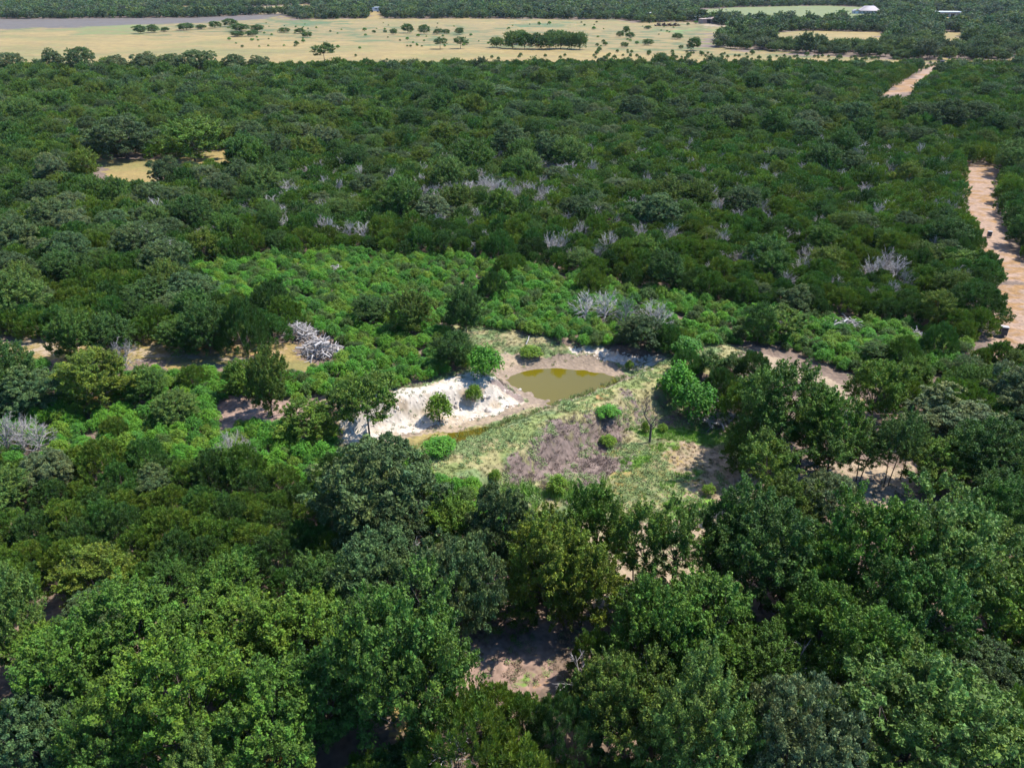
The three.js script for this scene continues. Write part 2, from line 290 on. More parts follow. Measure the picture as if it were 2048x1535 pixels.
/* ------------------------------------------------------------------ plant geometry */
class Leaves {
  constructor(seed) { this.p = []; this.c = []; this.i = []; this.r = rngOf(seed); }
  dir() { const z = this.r() * 2 - 1, a = this.r() * 6.2832, s = Math.sqrt(1 - z * z); return new THREE.Vector3(s * Math.cos(a), z, s * Math.sin(a)); }
  leaf(p, n, len, wid, col) {
    const d = this.dir().cross(n).normalize(), s = new THREE.Vector3().crossVectors(n, d).multiplyScalar(wid / 2), k = this.p.length / 3;
    d.multiplyScalar(len / 2);
    this.p.push(p.x - d.x + s.x, p.y - d.y + s.y, p.z - d.z + s.z, p.x - d.x - s.x, p.y - d.y - s.y, p.z - d.z - s.z, p.x + d.x, p.y + d.y, p.z + d.z);
    for (let q = 0; q < 3; q++) this.c.push(...col);
    this.i.push(k, k + 1, k + 2);
  }
  blade(p, d, len, wid, col) {
    const s = this.dir().cross(d).normalize().multiplyScalar(wid / 2), k = this.p.length / 3;
    this.p.push(p.x - s.x, p.y - s.y, p.z - s.z, p.x + s.x, p.y + s.y, p.z + s.z, p.x + d.x * len, p.y + d.y * len, p.z + d.z * len);
    for (let q = 0; q < 3; q++) this.c.push(...col);
    this.i.push(k, k + 1, k + 2);
  }
  tone(spread = 0.25, hue = 0.12, base = [1, 1, 1]) {
    const k = 1 + (this.r() - 0.5) * 2 * spread, h = (this.r() - 0.5) * 2 * hue;
    return [base[0] * k * (1 + h), base[1] * k, base[2] * k * (1 - h)];
  }
  // a puff of leaves round c, open towards `down`
  clump(c, rad, n, len, base, flat = 0.8, axis = null, long = 1) {
    const tone = this.tone(0.25, 0.14, base);
    for (let k = 0; k < n; k++) {
      const d = this.dir(); if (d.y < -0.35) d.y *= -0.6; d.normalize();
      const q = 0.45 + 0.6 * Math.sqrt(this.r()), t = axis ? this.r() : 0, w = rad * q * (axis ? 1 - 0.62 * t : 1), p = new THREE.Vector3(c.x + d.x * w, c.y + d.y * w * flat, c.z + d.z * w);
      if (axis) p.addScaledVector(axis, (t - 0.35) * rad * 2.4 * long);
      const m = d.multiplyScalar(0.5).add(this.dir().multiplyScalar(0.9)); m.y += 0.3; m.normalize();
      const s = len * (0.4 + 1.3 * this.r() * this.r() + 0.2 * this.r());
      this.leaf(p, m, s, s * 0.85, this.tone(0.35, 0.1, tone));
    }
  }
  build() {
    const g = new THREE.BufferGeometry();
    g.setAttribute('position', new THREE.Float32BufferAttribute(this.p, 3));
    g.setAttribute('color', new THREE.Float32BufferAttribute(this.c, 3));
    g.setIndex(this.i);
    return g;
  }
}
function limb(points, r0, r1, sides = 5) {
  const curve = points.length > 2 ? new THREE.CatmullRomCurve3(points) : new THREE.LineCurve3(...points), n = Math.max(1, points.length > 2 ? points.length * 2 : 2), pos = [], idx = [];
  const a = new THREE.Vector3(), b = new THREE.Vector3();
  for (let i = 0; i <= n; i++) {
    const p = curve.getPoint(i / n), t = curve.getTangent(i / n), r = lerp(r0, r1, i / n);
    a.set(0.31, 0.17, 0.93).cross(t).normalize(); b.crossVectors(t, a);
    for (let s = 0; s < sides; s++) { const w = (s / sides) * 6.2832; pos.push(p.x + r * (a.x * Math.cos(w) + b.x * Math.sin(w)), p.y + r * (a.y * Math.cos(w) + b.y * Math.sin(w)), p.z + r * (a.z * Math.cos(w) + b.z * Math.sin(w))); }
  }
  for (let i = 0; i < n; i++) for (let s = 0; s < sides; s++) { const k = i * sides + s, l = i * sides + ((s + 1) % sides); idx.push(k, l, k + sides, l, l + sides, k + sides); }
  const g = new THREE.BufferGeometry();
  g.setAttribute('position', new THREE.Float32BufferAttribute(pos, 3));
  g.setIndex(idx);
  return g;
}
const V = (x, y, z) => new THREE.Vector3(x, y, z);

// broad-leaved trees; nominal spread 2 R, height H; low = height of the crown's underside as a share of H
function broadleaf({ seed, R, H, low, lobes, clumps, n, len, rad, flat = 0.8, spread = 0.62, stems = 1, rust = 0, lobe = 1, long = 1 }) {
  const L = new Leaves(seed), r = L.r, cy = H * (low + 1) / 2, ry = (H * (1 - low)) / 2, woods = [], joints = [];
  const foot = stems > 1 ? 0.12 * R : 0;
  for (let s = 0; s < stems; s++) {
    const a = (s / stems) * 6.28 + r(), top = V(Math.cos(a) * R * (stems > 1 ? 0.3 : 0.08), H * lerp(low, 1, 0.25), Math.sin(a) * R * (stems > 1 ? 0.3 : 0.08));
    woods.push(limb([V(Math.cos(a) * foot, -0.3, Math.sin(a) * foot), V(Math.cos(a) * (foot + 0.05 * R), H * low * 0.55, Math.sin(a) * (foot + 0.05 * R)), top], R * (stems > 1 ? 0.035 : 0.05), R * 0.022, 6));
    joints.push(top);
  }
  const a0 = r() * 6.28;
  for (let k = 0; k < lobes; k++) {
    const t = (k + 0.5) / lobes, el = Math.asin(lerp(-0.8, 0.98, Math.pow(t, 0.8))), az = a0 + k * 2.39996 + (r() - 0.5) * 0.8, lr = R * lobe * lerp(0.22, 0.5, r()), q = spread * (0.75 + 0.5 * r());
    const c = V(Math.cos(az) * Math.cos(el) * R * q, cy + Math.sin(el) * ry * q, Math.sin(az) * Math.cos(el) * R * q), base = L.tone(0.1, 0.06);
    woods.push(limb([joints[k % joints.length], joints[k % joints.length].clone().lerp(c, 0.5).add(V((r() - 0.5) * R * 0.12, R * 0.06, (r() - 0.5) * R * 0.12)), c], R * 0.018, R * 0.006, 4));
    for (let m = 0; m < clumps; m++) {
      const d = L.dir(); if (d.y < -0.55) d.y = -d.y * 0.5; d.add(c.clone().sub(V(0, cy * 0.8, 0)).multiplyScalar(0.45 / R)).normalize();
      const g = lr * (0.8 + 0.28 * r());
      L.clump(V(c.x + d.x * g, c.y + d.y * g * flat, c.z + d.z * g), rad * (0.6 + 0.8 * r()), n, len, r() < rust ? [1.9, 0.62, 1.1] : base, flat, d.clone().add(V((r() - 0.5) * 0.9, 0.35, (r() - 0.5) * 0.9)).normalize(), long * (0.6 + 0.8 * r()));
      if (r() < 0.04) woods.push(limb([c, V(c.x + d.x * g * 1.25 + (r() - 0.5) * 0.5, c.y + d.y * g * 1.1 + 0.3 * r(), c.z + d.z * g * 1.25 + (r() - 0.5) * 0.5)], R * 0.007, R * 0.0025, 3));
    }
  }
  return { crown: L.build(), trunk: mergeGeometries(woods), R, H };
}
function juniper({ seed, R, H, plumes, n, len, skirt = 0.1, size = 1 }) {
  const L = new Leaves(seed), r = L.r, woods = [], up = V(0, 1, 0);
  for (let s = 0; s < 3; s++) { const a = s * 2.1 + r(); woods.push(limb([V(0, -0.3, 0), V(Math.cos(a) * R * 0.2, H * 0.3, Math.sin(a) * R * 0.2), V(Math.cos(a) * R * 0.4, H * 0.75, Math.sin(a) * R * 0.4)], 0.11, 0.03, 4)); }
  const sq = 0.8 + r() * 0.35, turn = r() * 6.28;
  for (let k = 0; k < plumes; k++) {
    const t = (k + 0.5) / plumes, a = turn + k * 2.39996 + (r() - 0.5) * 0.5, h = Math.pow(t, 0.75), prof = Math.sqrt(1 - Math.pow(h, 2.4)) * (0.72 + 0.4 * r());
    const c = V(Math.cos(a) * R * prof * sq, H * lerp(skirt, 0.86, h) * (0.9 + 0.18 * r()), Math.sin(a) * R * prof / sq), out = V(Math.cos(a), 0, Math.sin(a)), ax = up.clone().multiplyScalar(0.55 + 0.5 * h).add(out.multiplyScalar(0.75 * (1 - h))).add(L.dir().multiplyScalar(0.3)).normalize();
    const tone = L.tone(0.2, 0.16), pl = size * H * (0.13 + 0.1 * r());
    for (let m = 0; m < n; m++) {
      const u = r(), d = L.dir(), w = pl * 0.48 * (1 - 0.75 * u), p = V(c.x + ax.x * pl * u + d.x * w, c.y + ax.y * pl * u + d.y * w, c.z + ax.z * pl * u + d.z * w);
      d.multiplyScalar(0.75).add(ax).normalize();
      const s = len * (0.6 + 0.8 * r());
      L.blade(p, d, s, s * 0.42, L.tone(0.2, 0.1, tone));
    }
  }
  return { crown: L.build(), trunk: mergeGeometries(woods), R, H };
}
function bush({ seed, R, H, clumps, n, len }) {
  const L = new Leaves(seed), r = L.r, woods = [];
  for (let k = 0; k < clumps; k++) {
    const a = k * 2.39996 + r(), q = Math.sqrt((k + 0.5) / clumps), h = H * (0.86 - 0.38 * q * q) * (0.75 + 0.4 * r()), c = V(Math.cos(a) * R * q * 0.82, h - H * 0.12, Math.sin(a) * R * q * 0.82);
    if (k % 2 === 0) woods.push(limb([V(c.x * 0.15, -0.2, c.z * 0.15), V(c.x * 0.5, h * 0.5, c.z * 0.5), c], 0.035, 0.012, 4));
    const tone = L.tone(0.14, 0.12), top = H * 0.22 * (0.8 + 0.5 * r());
    for (let m = 0; m < n; m++) {
      const d = L.dir(); if (d.y < -0.4) d.y = -d.y;
      const s = len * (0.6 + 0.8 * r()), w = R * 0.27, p = V(c.x + d.x * w, c.y + (d.y * 1.1 + (r() - 0.5)) * top, c.z + d.z * w);
      d.multiplyScalar(0.55).add(L.dir().multiplyScalar(0.7)); d.y += 0.4; d.normalize();
      L.leaf(p, d, s, s * 0.7, L.tone(0.22, 0.1, tone));
    }
  }
  return { crown: L.build(), trunk: mergeGeometries(woods), R, H };
}
// leafless tree: trunk and main limbs, and a haze of twigs
function bare({ seed, R, H, limbs, branches, twigs, thick = 1, low = 0.12 }) {
  const r = rngOf(seed), woods = [], fine = [], rd = () => V(r() - 0.5, r() - 0.5, r() - 0.5);
  woods.push(limb([V(0, -0.3, 0), V((r() - 0.5) * R * 0.15, H * low, (r() - 0.5) * R * 0.15), V((r() - 0.5) * R * 0.3, H * 0.55, (r() - 0.5) * R * 0.3)], 0.11 * thick, 0.05 * thick, 5));
  for (let k = 0; k < limbs; k++) {
    const a = k * 2.39996 + r(), h = (k + 0.5) / limbs, s = V(0, H * lerp(low, 0.5, h * 0.8), 0), e = V(Math.cos(a) * R * (1 - h * h * 0.75), H * lerp(0.35, 0.98, h), Math.sin(a) * R * (1 - h * h * 0.75)), m = s.clone().lerp(e, 0.5).add(rd().multiplyScalar(R * 0.3));
    woods.push(limb([s, m, e], 0.055 * thick, 0.018 * thick, 4));
    const cv = new THREE.CatmullRomCurve3([s, m, e]);
    for (let b = 0; b < branches; b++) {
      const t = 0.3 + 0.7 * (b + r()) / branches, p = cv.getPoint(Math.min(1, t)), d = rd().normalize().multiplyScalar(0.8).add(p.clone().sub(V(0, H * 0.35, 0)).normalize()).normalize(), len = R * (0.3 + 0.35 * r()), q = p.clone().addScaledVector(d, len);
      fine.push(limb([p, q], 0.022 * thick, 0.012 * thick, 3));
      for (let w = 0; w < twigs; w++) {
        const p2 = p.clone().lerp(q, 0.3 + 0.7 * r()), d2 = rd().normalize().multiplyScalar(0.9).add(d).normalize();
        fine.push(limb([p2, p2.clone().addScaledVector(d2, R * (0.12 + 0.2 * r()))], 0.015 * thick, 0.007 * thick, 3));
      }
    }
  }
  return { trunk: mergeGeometries(woods), crown: mergeGeometries(fine), R, H };
}

const many = (count, make) => Array.from({ length: count }, (_, i) => make(i));
const T = {
  live_oak: many(3, (i) => broadleaf({ seed: 11 + i, R: 4.6, H: 7.2, low: -0.06, lobes: 22, clumps: 26, n: 100, len: 0.18, rad: 0.46, flat: 0.85, long: 0.3 })),
  oak: many(3, (i) => broadleaf({ seed: 31 + i, R: 4.2, H: 7.6, low: -0.05, lobes: 24, clumps: 24, n: 104, len: 0.165, rad: 0.38, flat: 1, long: 1.1 })),
  elm: many(4, (i) => broadleaf({ seed: 51 + i, R: 3.4, H: 7.4, low: -0.02, lobes: 24, clumps: 16, n: 112, len: 0.172, rad: 0.38, flat: 1, spread: 0.78, lobe: 0.8, long: 1.25, rust: i > 2 ? 0.01 : 0 })),
  tall_elm: many(3, (i) => broadleaf({ seed: 71 + i, R: 3, H: 8.2, low: 0.33, lobes: 16, clumps: 14, n: 100, len: 0.175, rad: 0.38, flat: 0.9, spread: 0.78, lobe: 0.85, long: 1.2, stems: 1 + (i % 2) })),
  juniper: many(5, (i) => juniper({ seed: 91 + i, R: 2.3, H: 4.4, plumes: 100, n: 130, len: 0.22 })),
  big_juniper: many(2, (i) => juniper({ seed: 81 + i, R: 4, H: 6.4, plumes: 260, n: 130, len: 0.21, size: 0.62 })),
  scrub: many(5, (i) => bush({ seed: 111 + i, R: 1.7, H: 2.4, clumps: 26, n: 100, len: 0.2 })),
  dead_juniper: many(4, (i) => bare({ seed: 131 + i, R: 1.9, H: 4.3, limbs: 14, branches: 7, twigs: 6, thick: 0.95 })),
};
// coarser copies of the same kinds for the woods farther off
const F = {
  oak: many(3, (i) => broadleaf({ seed: 211 + i, R: 4.2, H: 6.8, low: -0.06, lobes: 16, clumps: 11, n: 40, len: 0.4, rad: 0.7, flat: 0.85 })),
  elm: many(3, (i) => broadleaf({ seed: 231 + i, R: 3.4, H: 7, low: -0.04, lobes: 15, clumps: 8, n: 40, len: 0.4, rad: 0.75, flat: 0.9, spread: 0.7 })),
  juniper: many(4, (i) => juniper({ seed: 251 + i, R: 2.3, H: 4.4, plumes: 54, n: 34, len: 0.42 })),
  scrub: many(3, (i) => bush({ seed: 271 + i, R: 1.7, H: 2.4, clumps: 18, n: 44, len: 0.34 })),
  wood: many(3, (i) => broadleaf({ seed: 291 + i, R: 4.4, H: 7.2, low: -0.08, lobes: 13, clumps: 6, n: 20, len: 0.9, rad: 0.85, flat: 0.95 })),
};

// the spread and height that each model really reaches, for fitting it to a surveyed tree
for (const t of Object.values(T).flat()) {
  const p = t.crown.attributes.position, d = [], h = [];
  for (let i = 0; i < p.count; i += 3) { d.push(Math.hypot(p.getX(i), p.getZ(i))); h.push(p.getY(i)); }
  d.sort((a, b) => a - b); h.sort((a, b) => a - b);
  t.reach = d[Math.floor(d.length * 0.945)]; t.top = h[Math.floor(h.length * 0.995)];
}

/* ------------------------------------------------------------------ plant materials */
const leafMat = (name, rgb, through = 0.36) => new THREE.MeshPhysicalMaterial({ name, color: new THREE.Color(...rgb), vertexColors: true, roughness: 0.75, specularIntensity: 0.35, transmission: through, thickness: 0, side: THREE.DoubleSide });
const M = {
  live_oak: [[0.09, 0.136, 0.038], [0.066, 0.106, 0.029], [0.124, 0.162, 0.058], [0.08, 0.14, 0.04]],
  oak: [[0.074, 0.146, 0.016], [0.052, 0.112, 0.015], [0.105, 0.176, 0.028], [0.09, 0.138, 0.014]],
  elm: [[0.078, 0.155, 0.013], [0.098, 0.172, 0.012], [0.06, 0.134, 0.015], [0.12, 0.165, 0.012]],
  tall_elm: [[0.08, 0.15, 0.018], [0.096, 0.164, 0.015], [0.072, 0.134, 0.022], [0.12, 0.164, 0.018]],
  juniper: [[0.072, 0.144, 0.012], [0.09, 0.164, 0.012], [0.05, 0.108, 0.014], [0.106, 0.168, 0.012], [0.058, 0.142, 0.017]],
  scrub: [[0.072, 0.214, 0.012], [0.096, 0.232, 0.01], [0.06, 0.184, 0.014], [0.122, 0.214, 0.012], [0.066, 0.122, 0.016]],
  dead_juniper: [[0.31, 0.28, 0.255], [0.25, 0.222, 0.2], [0.37, 0.335, 0.305]],
};
const barkMat = new THREE.MeshStandardMaterial({ name: 'bark', color: new THREE.Color(0.13, 0.095, 0.07), roughness: 1 });
const darkBark = new THREE.MeshStandardMaterial({ name: 'dark_bark', color: new THREE.Color(0.075, 0.055, 0.045), roughness: 1 });
const greyWood = many(3, (i) => new THREE.MeshStandardMaterial({ name: 'weathered_wood', color: new THREE.Color(...M.dead_juniper[i]), roughness: 0.95 }));
M.big_juniper = M.juniper;
const leafMats = {};
for (const k of Object.keys(M)) leafMats[k] = k === 'dead_juniper' ? greyWood : M[k].map((c) => leafMat(k + '_leaves', c));

/* ------------------------------------------------------------------ placing plants */
const used = new Map(), numbered = (name) => { const n = used.get(name) ?? 0; used.set(name, n + 1); return n ? name + '_' + String(n).padStart(3, '0') : name; };
function tag(o, label, category, group) { o.userData = { label, category, ...(group ? { group } : {}) }; return o; }
const PROTO = new Map();
function plant(kind, variant, tint, p, sx, sy, turn, name, label, category, group) {
  const t = T[kind][variant % T[kind].length], key = kind + (variant % T[kind].length) + '.' + tint;
  if (!PROTO.has(key)) {
    const g = new THREE.Group(), dead = kind === 'dead_juniper';
    const trunk = new THREE.Mesh(t.trunk, dead ? greyWood[tint] : kind.includes('juniper') || kind === 'scrub' ? barkMat : darkBark), crown = new THREE.Mesh(t.crown, leafMats[kind][tint]);
    trunk.name = kind === 'scrub' ? 'stems' : 'trunk'; crown.name = dead ? 'twigs' : kind === 'scrub' ? 'foliage' : 'crown';
    g.add(trunk, crown);
    PROTO.set(key, g);
  }
  const o = PROTO.get(key).clone();
  o.name = numbered(name); o.position.copy(p); o.rotation.y = turn; o.scale.set(sx, sy, sx);
  tag(o, label, category, group);
  scene.add(o);
  return o;
}
const CATEGORY = { live_oak: 'tree', oak: 'tree', elm: 'tree', tall_elm: 'tree', juniper: 'juniper', big_juniper: 'juniper', scrub: 'bush', dead_juniper: 'dead tree' };
const NAME = { live_oak: 'live_oak_tree', oak: 'oak_tree', elm: 'elm_tree', tall_elm: 'elm_tree', juniper: 'juniper_tree', big_juniper: 'juniper_tree', scrub: 'scrub_bush', dead_juniper: 'dead_juniper' };
const taken = new Map(), CELL = 6;
function claim(x, z, r) { const k = Math.floor(x / CELL) * 8192 + Math.floor(z / CELL); if (!taken.has(k)) taken.set(k, []); taken.get(k).push([x, z, r]); }
function free(x, z, r, share) {
  const a = Math.floor(x / CELL), b = Math.floor(z / CELL);
  for (let i = -2; i < 3; i++) for (let j = -2; j < 3; j++) for (const [cx, cz, cr] of taken.get((a + i) * 8192 + b + j) ?? []) if ((cx - x) ** 2 + (cz - z) ** 2 < ((cr + r) * share) ** 2) return false;
  return true;
}
const pick = rngOf(5);
// a tree that the photograph shows by itself: its foot, spread and top as surveyed
function landmark(kind, px, footY, wide, topY, tint, label, group) {
  const p = at(px, footY), depth = toPhoto(p.x, p.y, p.z)[2], w = (wide * depth) / FOCAL;
  if (kind === 'juniper' && w > 4.6) kind = 'big_juniper';
  let lo = 0.3, hi = 25;
  for (let i = 0; i < 24; i++) { const h = (lo + hi) / 2; if (toPhoto(p.x, p.y + h, p.z)[1] > topY) lo = h; else hi = h; }
  const v = Math.floor(pick() * 60), t = T[kind][v % T[kind].length];
  claim(p.x, p.z, w / 2 * 0.92);
  return plant(kind, v, tint, p, w / (2 * t.reach), lo / t.top, pick() * 6.28, NAME[kind], label, CATEGORY[kind], group);
}
/* ------------------------------------------------------------------ trees that can be told apart */
const L_ = landmark;
// foreground, left to right
L_('oak', 32, 1345, 150, 1148, 2, 'light green oak at the left edge, standing over the leafy foreground mass');
L_('live_oak', 112, 1545, 185, 1398, 3, 'blue-green round oak in the bottom left corner');
L_('elm', 165, 1465, 200, 1275, 0, 'mid green elm above the blue-green oak in the bottom left corner');
L_('elm', 300, 1385, 220, 1192, 0, 'wide leafy elm at lower left, right of the bare grey snag');
L_('elm', 470, 1345, 200, 1205, 1, 'yellow-green elm below the dark juniper slope at lower left');
L_('elm', 610, 1375, 210, 1205, 1, 'bright yellow-green elm left of the large domed oak');
L_('elm', 395, 1530, 250, 1290, 1, 'large bright elm in the middle of the lower left mass');
L_('elm', 560, 1580, 220, 1370, 0, 'leafy elm at the bottom edge left of the large domed oak');
L_('elm', 660, 1490, 170, 1310, 2, 'dark leafy elm touching the left side of the large domed oak');
L_('oak', 245, 1590, 170, 1420, 0, 'fine-leaved oak at the bottom edge beside the blue-green corner oak');
L_('oak', 445, 1650, 170, 1480, 2, 'pale green oak cut by the bottom edge at lower left');
L_('oak', 822, 1478, 265, 1188, 0, 'large domed oak with a visible trunk left of the foreground gap');
L_('live_oak', 765, 1100, 250, 888, 0, 'large grey-green live oak with a dense dome below the left end of the dam');
L_('live_oak', 772, 1140, 170, 992, 1, 'dark live oak standing in front of the large grey-green dome');
L_('live_oak', 768, 1255, 180, 1088, 3, 'grey-green live oak behind the large domed oak');
L_('live_oak', 925, 1300, 165, 1078, 0, 'grey-green oak overhanging the left of the foreground gap');
L_('live_oak', 1000, 1170, 140, 976, 1, 'dark green oak right of the grey-green dome, below the tall grass');
L_('elm', 1098, 1240, 170, 1035, 3, 'yellow-green elm above the foreground gap');
L_('elm', 1180, 1160, 125, 975, 0, 'bright elm at the lower left corner of the clearing');
L_('tall_elm', 1270, 1195, 130, 998, 1, 'elm with sandy ground showing through its crown below the clearing');
L_('tall_elm', 1340, 1200, 115, 1012, 0, 'elm with dark stems over pale sand below the clearing');
L_('elm', 1160, 1255, 140, 1085, 3, 'bright yellow-green elm at the right side of the foreground gap');
L_('elm', 1300, 1385, 170, 1180, 0, 'leafy elm right of the bright yellow-green elm by the gap');
L_('elm', 1380, 1350, 220, 1165, 0, 'broad elm with rust-coloured sprays in the lower right mass');
L_('oak', 1512, 1215, 225, 1000, 1, 'dark fine-leaved oak with a wide dome below the clearing');
L_('elm', 1432, 1175, 95, 1003, 2, 'narrow dark elm left of the wide dark dome');
L_('elm', 1612, 1260, 130, 1085, 1, 'bright elm right of the wide dark dome');
L_('elm', 1700, 1245, 200, 1000, 0, 'tall rounded elm right of the wide dark dome');
L_('oak', 1852, 1240, 260, 1005, 2, 'wide light green oak at right, below the grove with bare trunks');
L_('elm', 1965, 1130, 130, 965, 2, 'dark green elm at the right edge beside the shaded thicket');
L_('elm', 1620, 1345, 150, 1175, 0, 'leafy elm in the lower right mass above the grey snag');
L_('elm', 1795, 1345, 200, 1135, 2, 'deep green elm above the sandy spot at lower right');
L_('elm', 1965, 1300, 170, 1140, 1, 'yellow-green elm at the right edge above the dark hollow');
L_('oak', 1800, 1580, 330, 1352, 2, 'very wide light green oak at the bottom right');
L_('oak', 1390, 1600, 230, 1355, 2, 'light green oak at the bottom edge right of the dark juniper');
L_('live_oak', 1565, 1620, 220, 1395, 2, 'grey-green oak at the bottom edge between two light green oaks');
L_('elm', 1700, 1440, 190, 1230, 0, 'large rounded elm above the very wide oak at the bottom right');
L_('juniper', 925, 1580, 230, 1408, 3, 'large olive juniper below the foreground gap');
L_('juniper', 1125, 1540, 160, 1402, 2, 'dark juniper at the lower right of the foreground gap');
L_('juniper', 1185, 1360, 100, 1272, 0, 'round juniper at the right rim of the foreground gap');
L_('oak', 1240, 1510, 190, 1330, 3, 'olive oak with pale dead sprays right of the foreground gap');
L_('juniper', 1980, 1560, 180, 1400, 1, 'olive juniper in the bottom right corner');
// right of the clearing
L_('oak', 1548, 905, 185, 728, 0, 'large round green oak right of the clearing, by the sandy path');
L_('juniper', 1500, 775, 75, 706, 2, 'dark juniper at the top of the round oak by the dam');
L_('scrub', 1352, 800, 78, 724, 0, 'tall bright green bush on the dry slope of the dam');
L_('scrub', 1388, 842, 90, 768, 2, 'bright green bush in front of the tall bush on the dam slope');
L_('juniper', 1435, 822, 80, 740, 2, 'dark juniper in the thicket right of the tall bush on the dam');
L_('tall_elm', 1420, 770, 55, 703, 2, 'small grey-green tree with pale stems at the right end of the dam');
L_('tall_elm', 1462, 775, 55, 708, 2, 'thin grey-green tree beside the dark juniper at the dam end');
L_('elm', 1478, 945, 76, 845, 1, 'elm at the right rim of the clearing over the grass');
L_('tall_elm', 1522, 1008, 115, 868, 1, 'tall elm casting shade on the sandy corner of the clearing');
L_('elm', 1652, 945, 120, 795, 0, 'dark leafy elm in front of the sandy path');
L_('tall_elm', 1600, 935, 80, 835, 1, 'slender elm with a forked trunk behind the clearing corner');
L_('tall_elm', 1650, 970, 95, 862, 0, 'elm in the middle of the grove right of the clearing');
L_('tall_elm', 1715, 965, 95, 850, 0, 'elm left of the straight pale trunk in the grove');
L_('tall_elm', 1772, 972, 85, 820, 2, 'elm on a straight bare trunk in the grove right of the clearing');
L_('tall_elm', 1800, 958, 75, 850, 2, 'elm on two thin trunks in the grove');
L_('elm', 1862, 980, 125, 882, 1, 'bright leafy elm at the right end of the grove');
L_('elm', 1745, 838, 112, 722, 1, 'elm standing right beside the sandy path');
L_('live_oak', 1895, 885, 180, 790, 2, 'grey-green live oak above the shaded thicket at right');
L_('oak', 1950, 980, 160, 840, 1, 'dark oak over the shaded thicket at the right edge');
L_('juniper', 1900, 860, 150, 765, 1, 'olive juniper behind the grey-green oak at right');
L_('live_oak', 2020, 850, 130, 730, 2, 'grey-green oak at the right edge below the track bend');
L_('live_oak', 1640, 1060, 120, 955, 2, 'round grey-green oak in front of the grove trunks');
L_('oak', 1575, 1080, 120, 965, 3, 'olive oak at the clearing corner, left of the round grey-green one');
L_('tall_elm', 1745, 728, 60, 683, 2, 'small grey-green tree rising from the scrub right of the pond');
L_('juniper', 1872, 712, 72, 648, 4, 'dark green juniper in the scrub near the box blind');
L_('juniper', 1800, 735, 70, 675, 0, 'olive juniper in the scrub left of the dark one');
L_('tall_elm', 1565, 678, 82, 612, 1, 'small spreading tree with a forked dark trunk in the scrub');
L_('elm', 1512, 690, 62, 606, 2, 'dark small tree left of the forked-trunk tree');
L_('scrub', 1370, 710, 62, 672, 2, 'rounded bush at the far right corner of the pond bank');
L_('elm', 1915, 552, 75, 503, 1, 'bright round oak by the left side of the dirt track');
L_('juniper', 1940, 645, 130, 570, 2, 'large dark juniper beside the box blind on the track');
// left of the pond
L_('tall_elm', 742, 893, 128, 745, 1, 'lone tree with forked bare trunks in front of the white bank');
L_('oak', 905, 740, 80, 668, 1, 'dark round oak bush above the white bank');
L_('scrub', 970, 752, 70, 690, 0, 'bright bush at the tip of the white bank');
L_('scrub', 948, 802, 34, 770, 3, 'small bush alone on the white bank');
L_('scrub', 880, 842, 50, 786, 3, 'bush halfway down the white bank');
L_('oak', 372, 704, 90, 638, 0, 'spreading oak with two stems beside the left opening');
L_('oak', 420, 708, 95, 606, 1, 'dark upright oak behind the spreading two-stemmed oak');
L_('juniper', 496, 714, 98, 598, 2, 'large round dark juniper left of the big brush pile');
L_('oak', 155, 720, 92, 622, 0, 'dark green oak beside the sandy opening at left');
L_('oak', 228, 712, 90, 632, 1, 'dark oak right of the sandy opening at left');
L_('elm', 205, 815, 135, 703, 3, 'yellow-olive tree left of the pond');
L_('live_oak', 85, 825, 130, 738, 3, 'round green oak below the yellow-olive tree at left');
L_('oak', 20, 810, 120, 690, 1, 'dark oak at the left edge beside the round green one');
L_('oak', 300, 805, 80, 738, 0, 'small grey-green oak right of the yellow-olive tree');
L_('oak', 352, 850, 90, 785, 2, 'pale green bushy oak above the left scrub strip');
L_('elm', 490, 800, 78, 722, 1, 'yellow-green small tree left of the pond scrub');
L_('oak', 546, 835, 85, 695, 3, 'grey-green feathery tree casting shade on red soil');
L_('elm', 622, 890, 110, 808, 1, 'leafy tree at the left end of the white bank');
L_('oak', 40, 650, 110, 545, 2, 'pale oak at the left edge behind the sandy opening');
L_('oak', 300, 625, 110, 560, 1, 'grey-green oak above the left opening');
L_('live_oak', 385, 615, 110, 545, 3, 'grey-green dome behind the left opening');
L_('juniper', 545, 640, 90, 565, 2, 'dark juniper at the edge of the bright scrub');
L_('oak', 745, 648, 80, 596, 1, 'dark oak in the scrub right of the big brush pile');
L_('oak', 825, 668, 80, 585, 3, 'grey-green oak in the scrub behind the pond');
L_('oak', 930, 668, 75, 575, 1, 'half-dead grey oak on the far bank of the pond');
L_('juniper', 985, 600, 60, 545, 2, 'dark juniper alone in the middle of the bright scrub');
L_('live_oak', 110, 985, 110, 905, 2, 'pale grey-green live oak on the juniper slope at left');
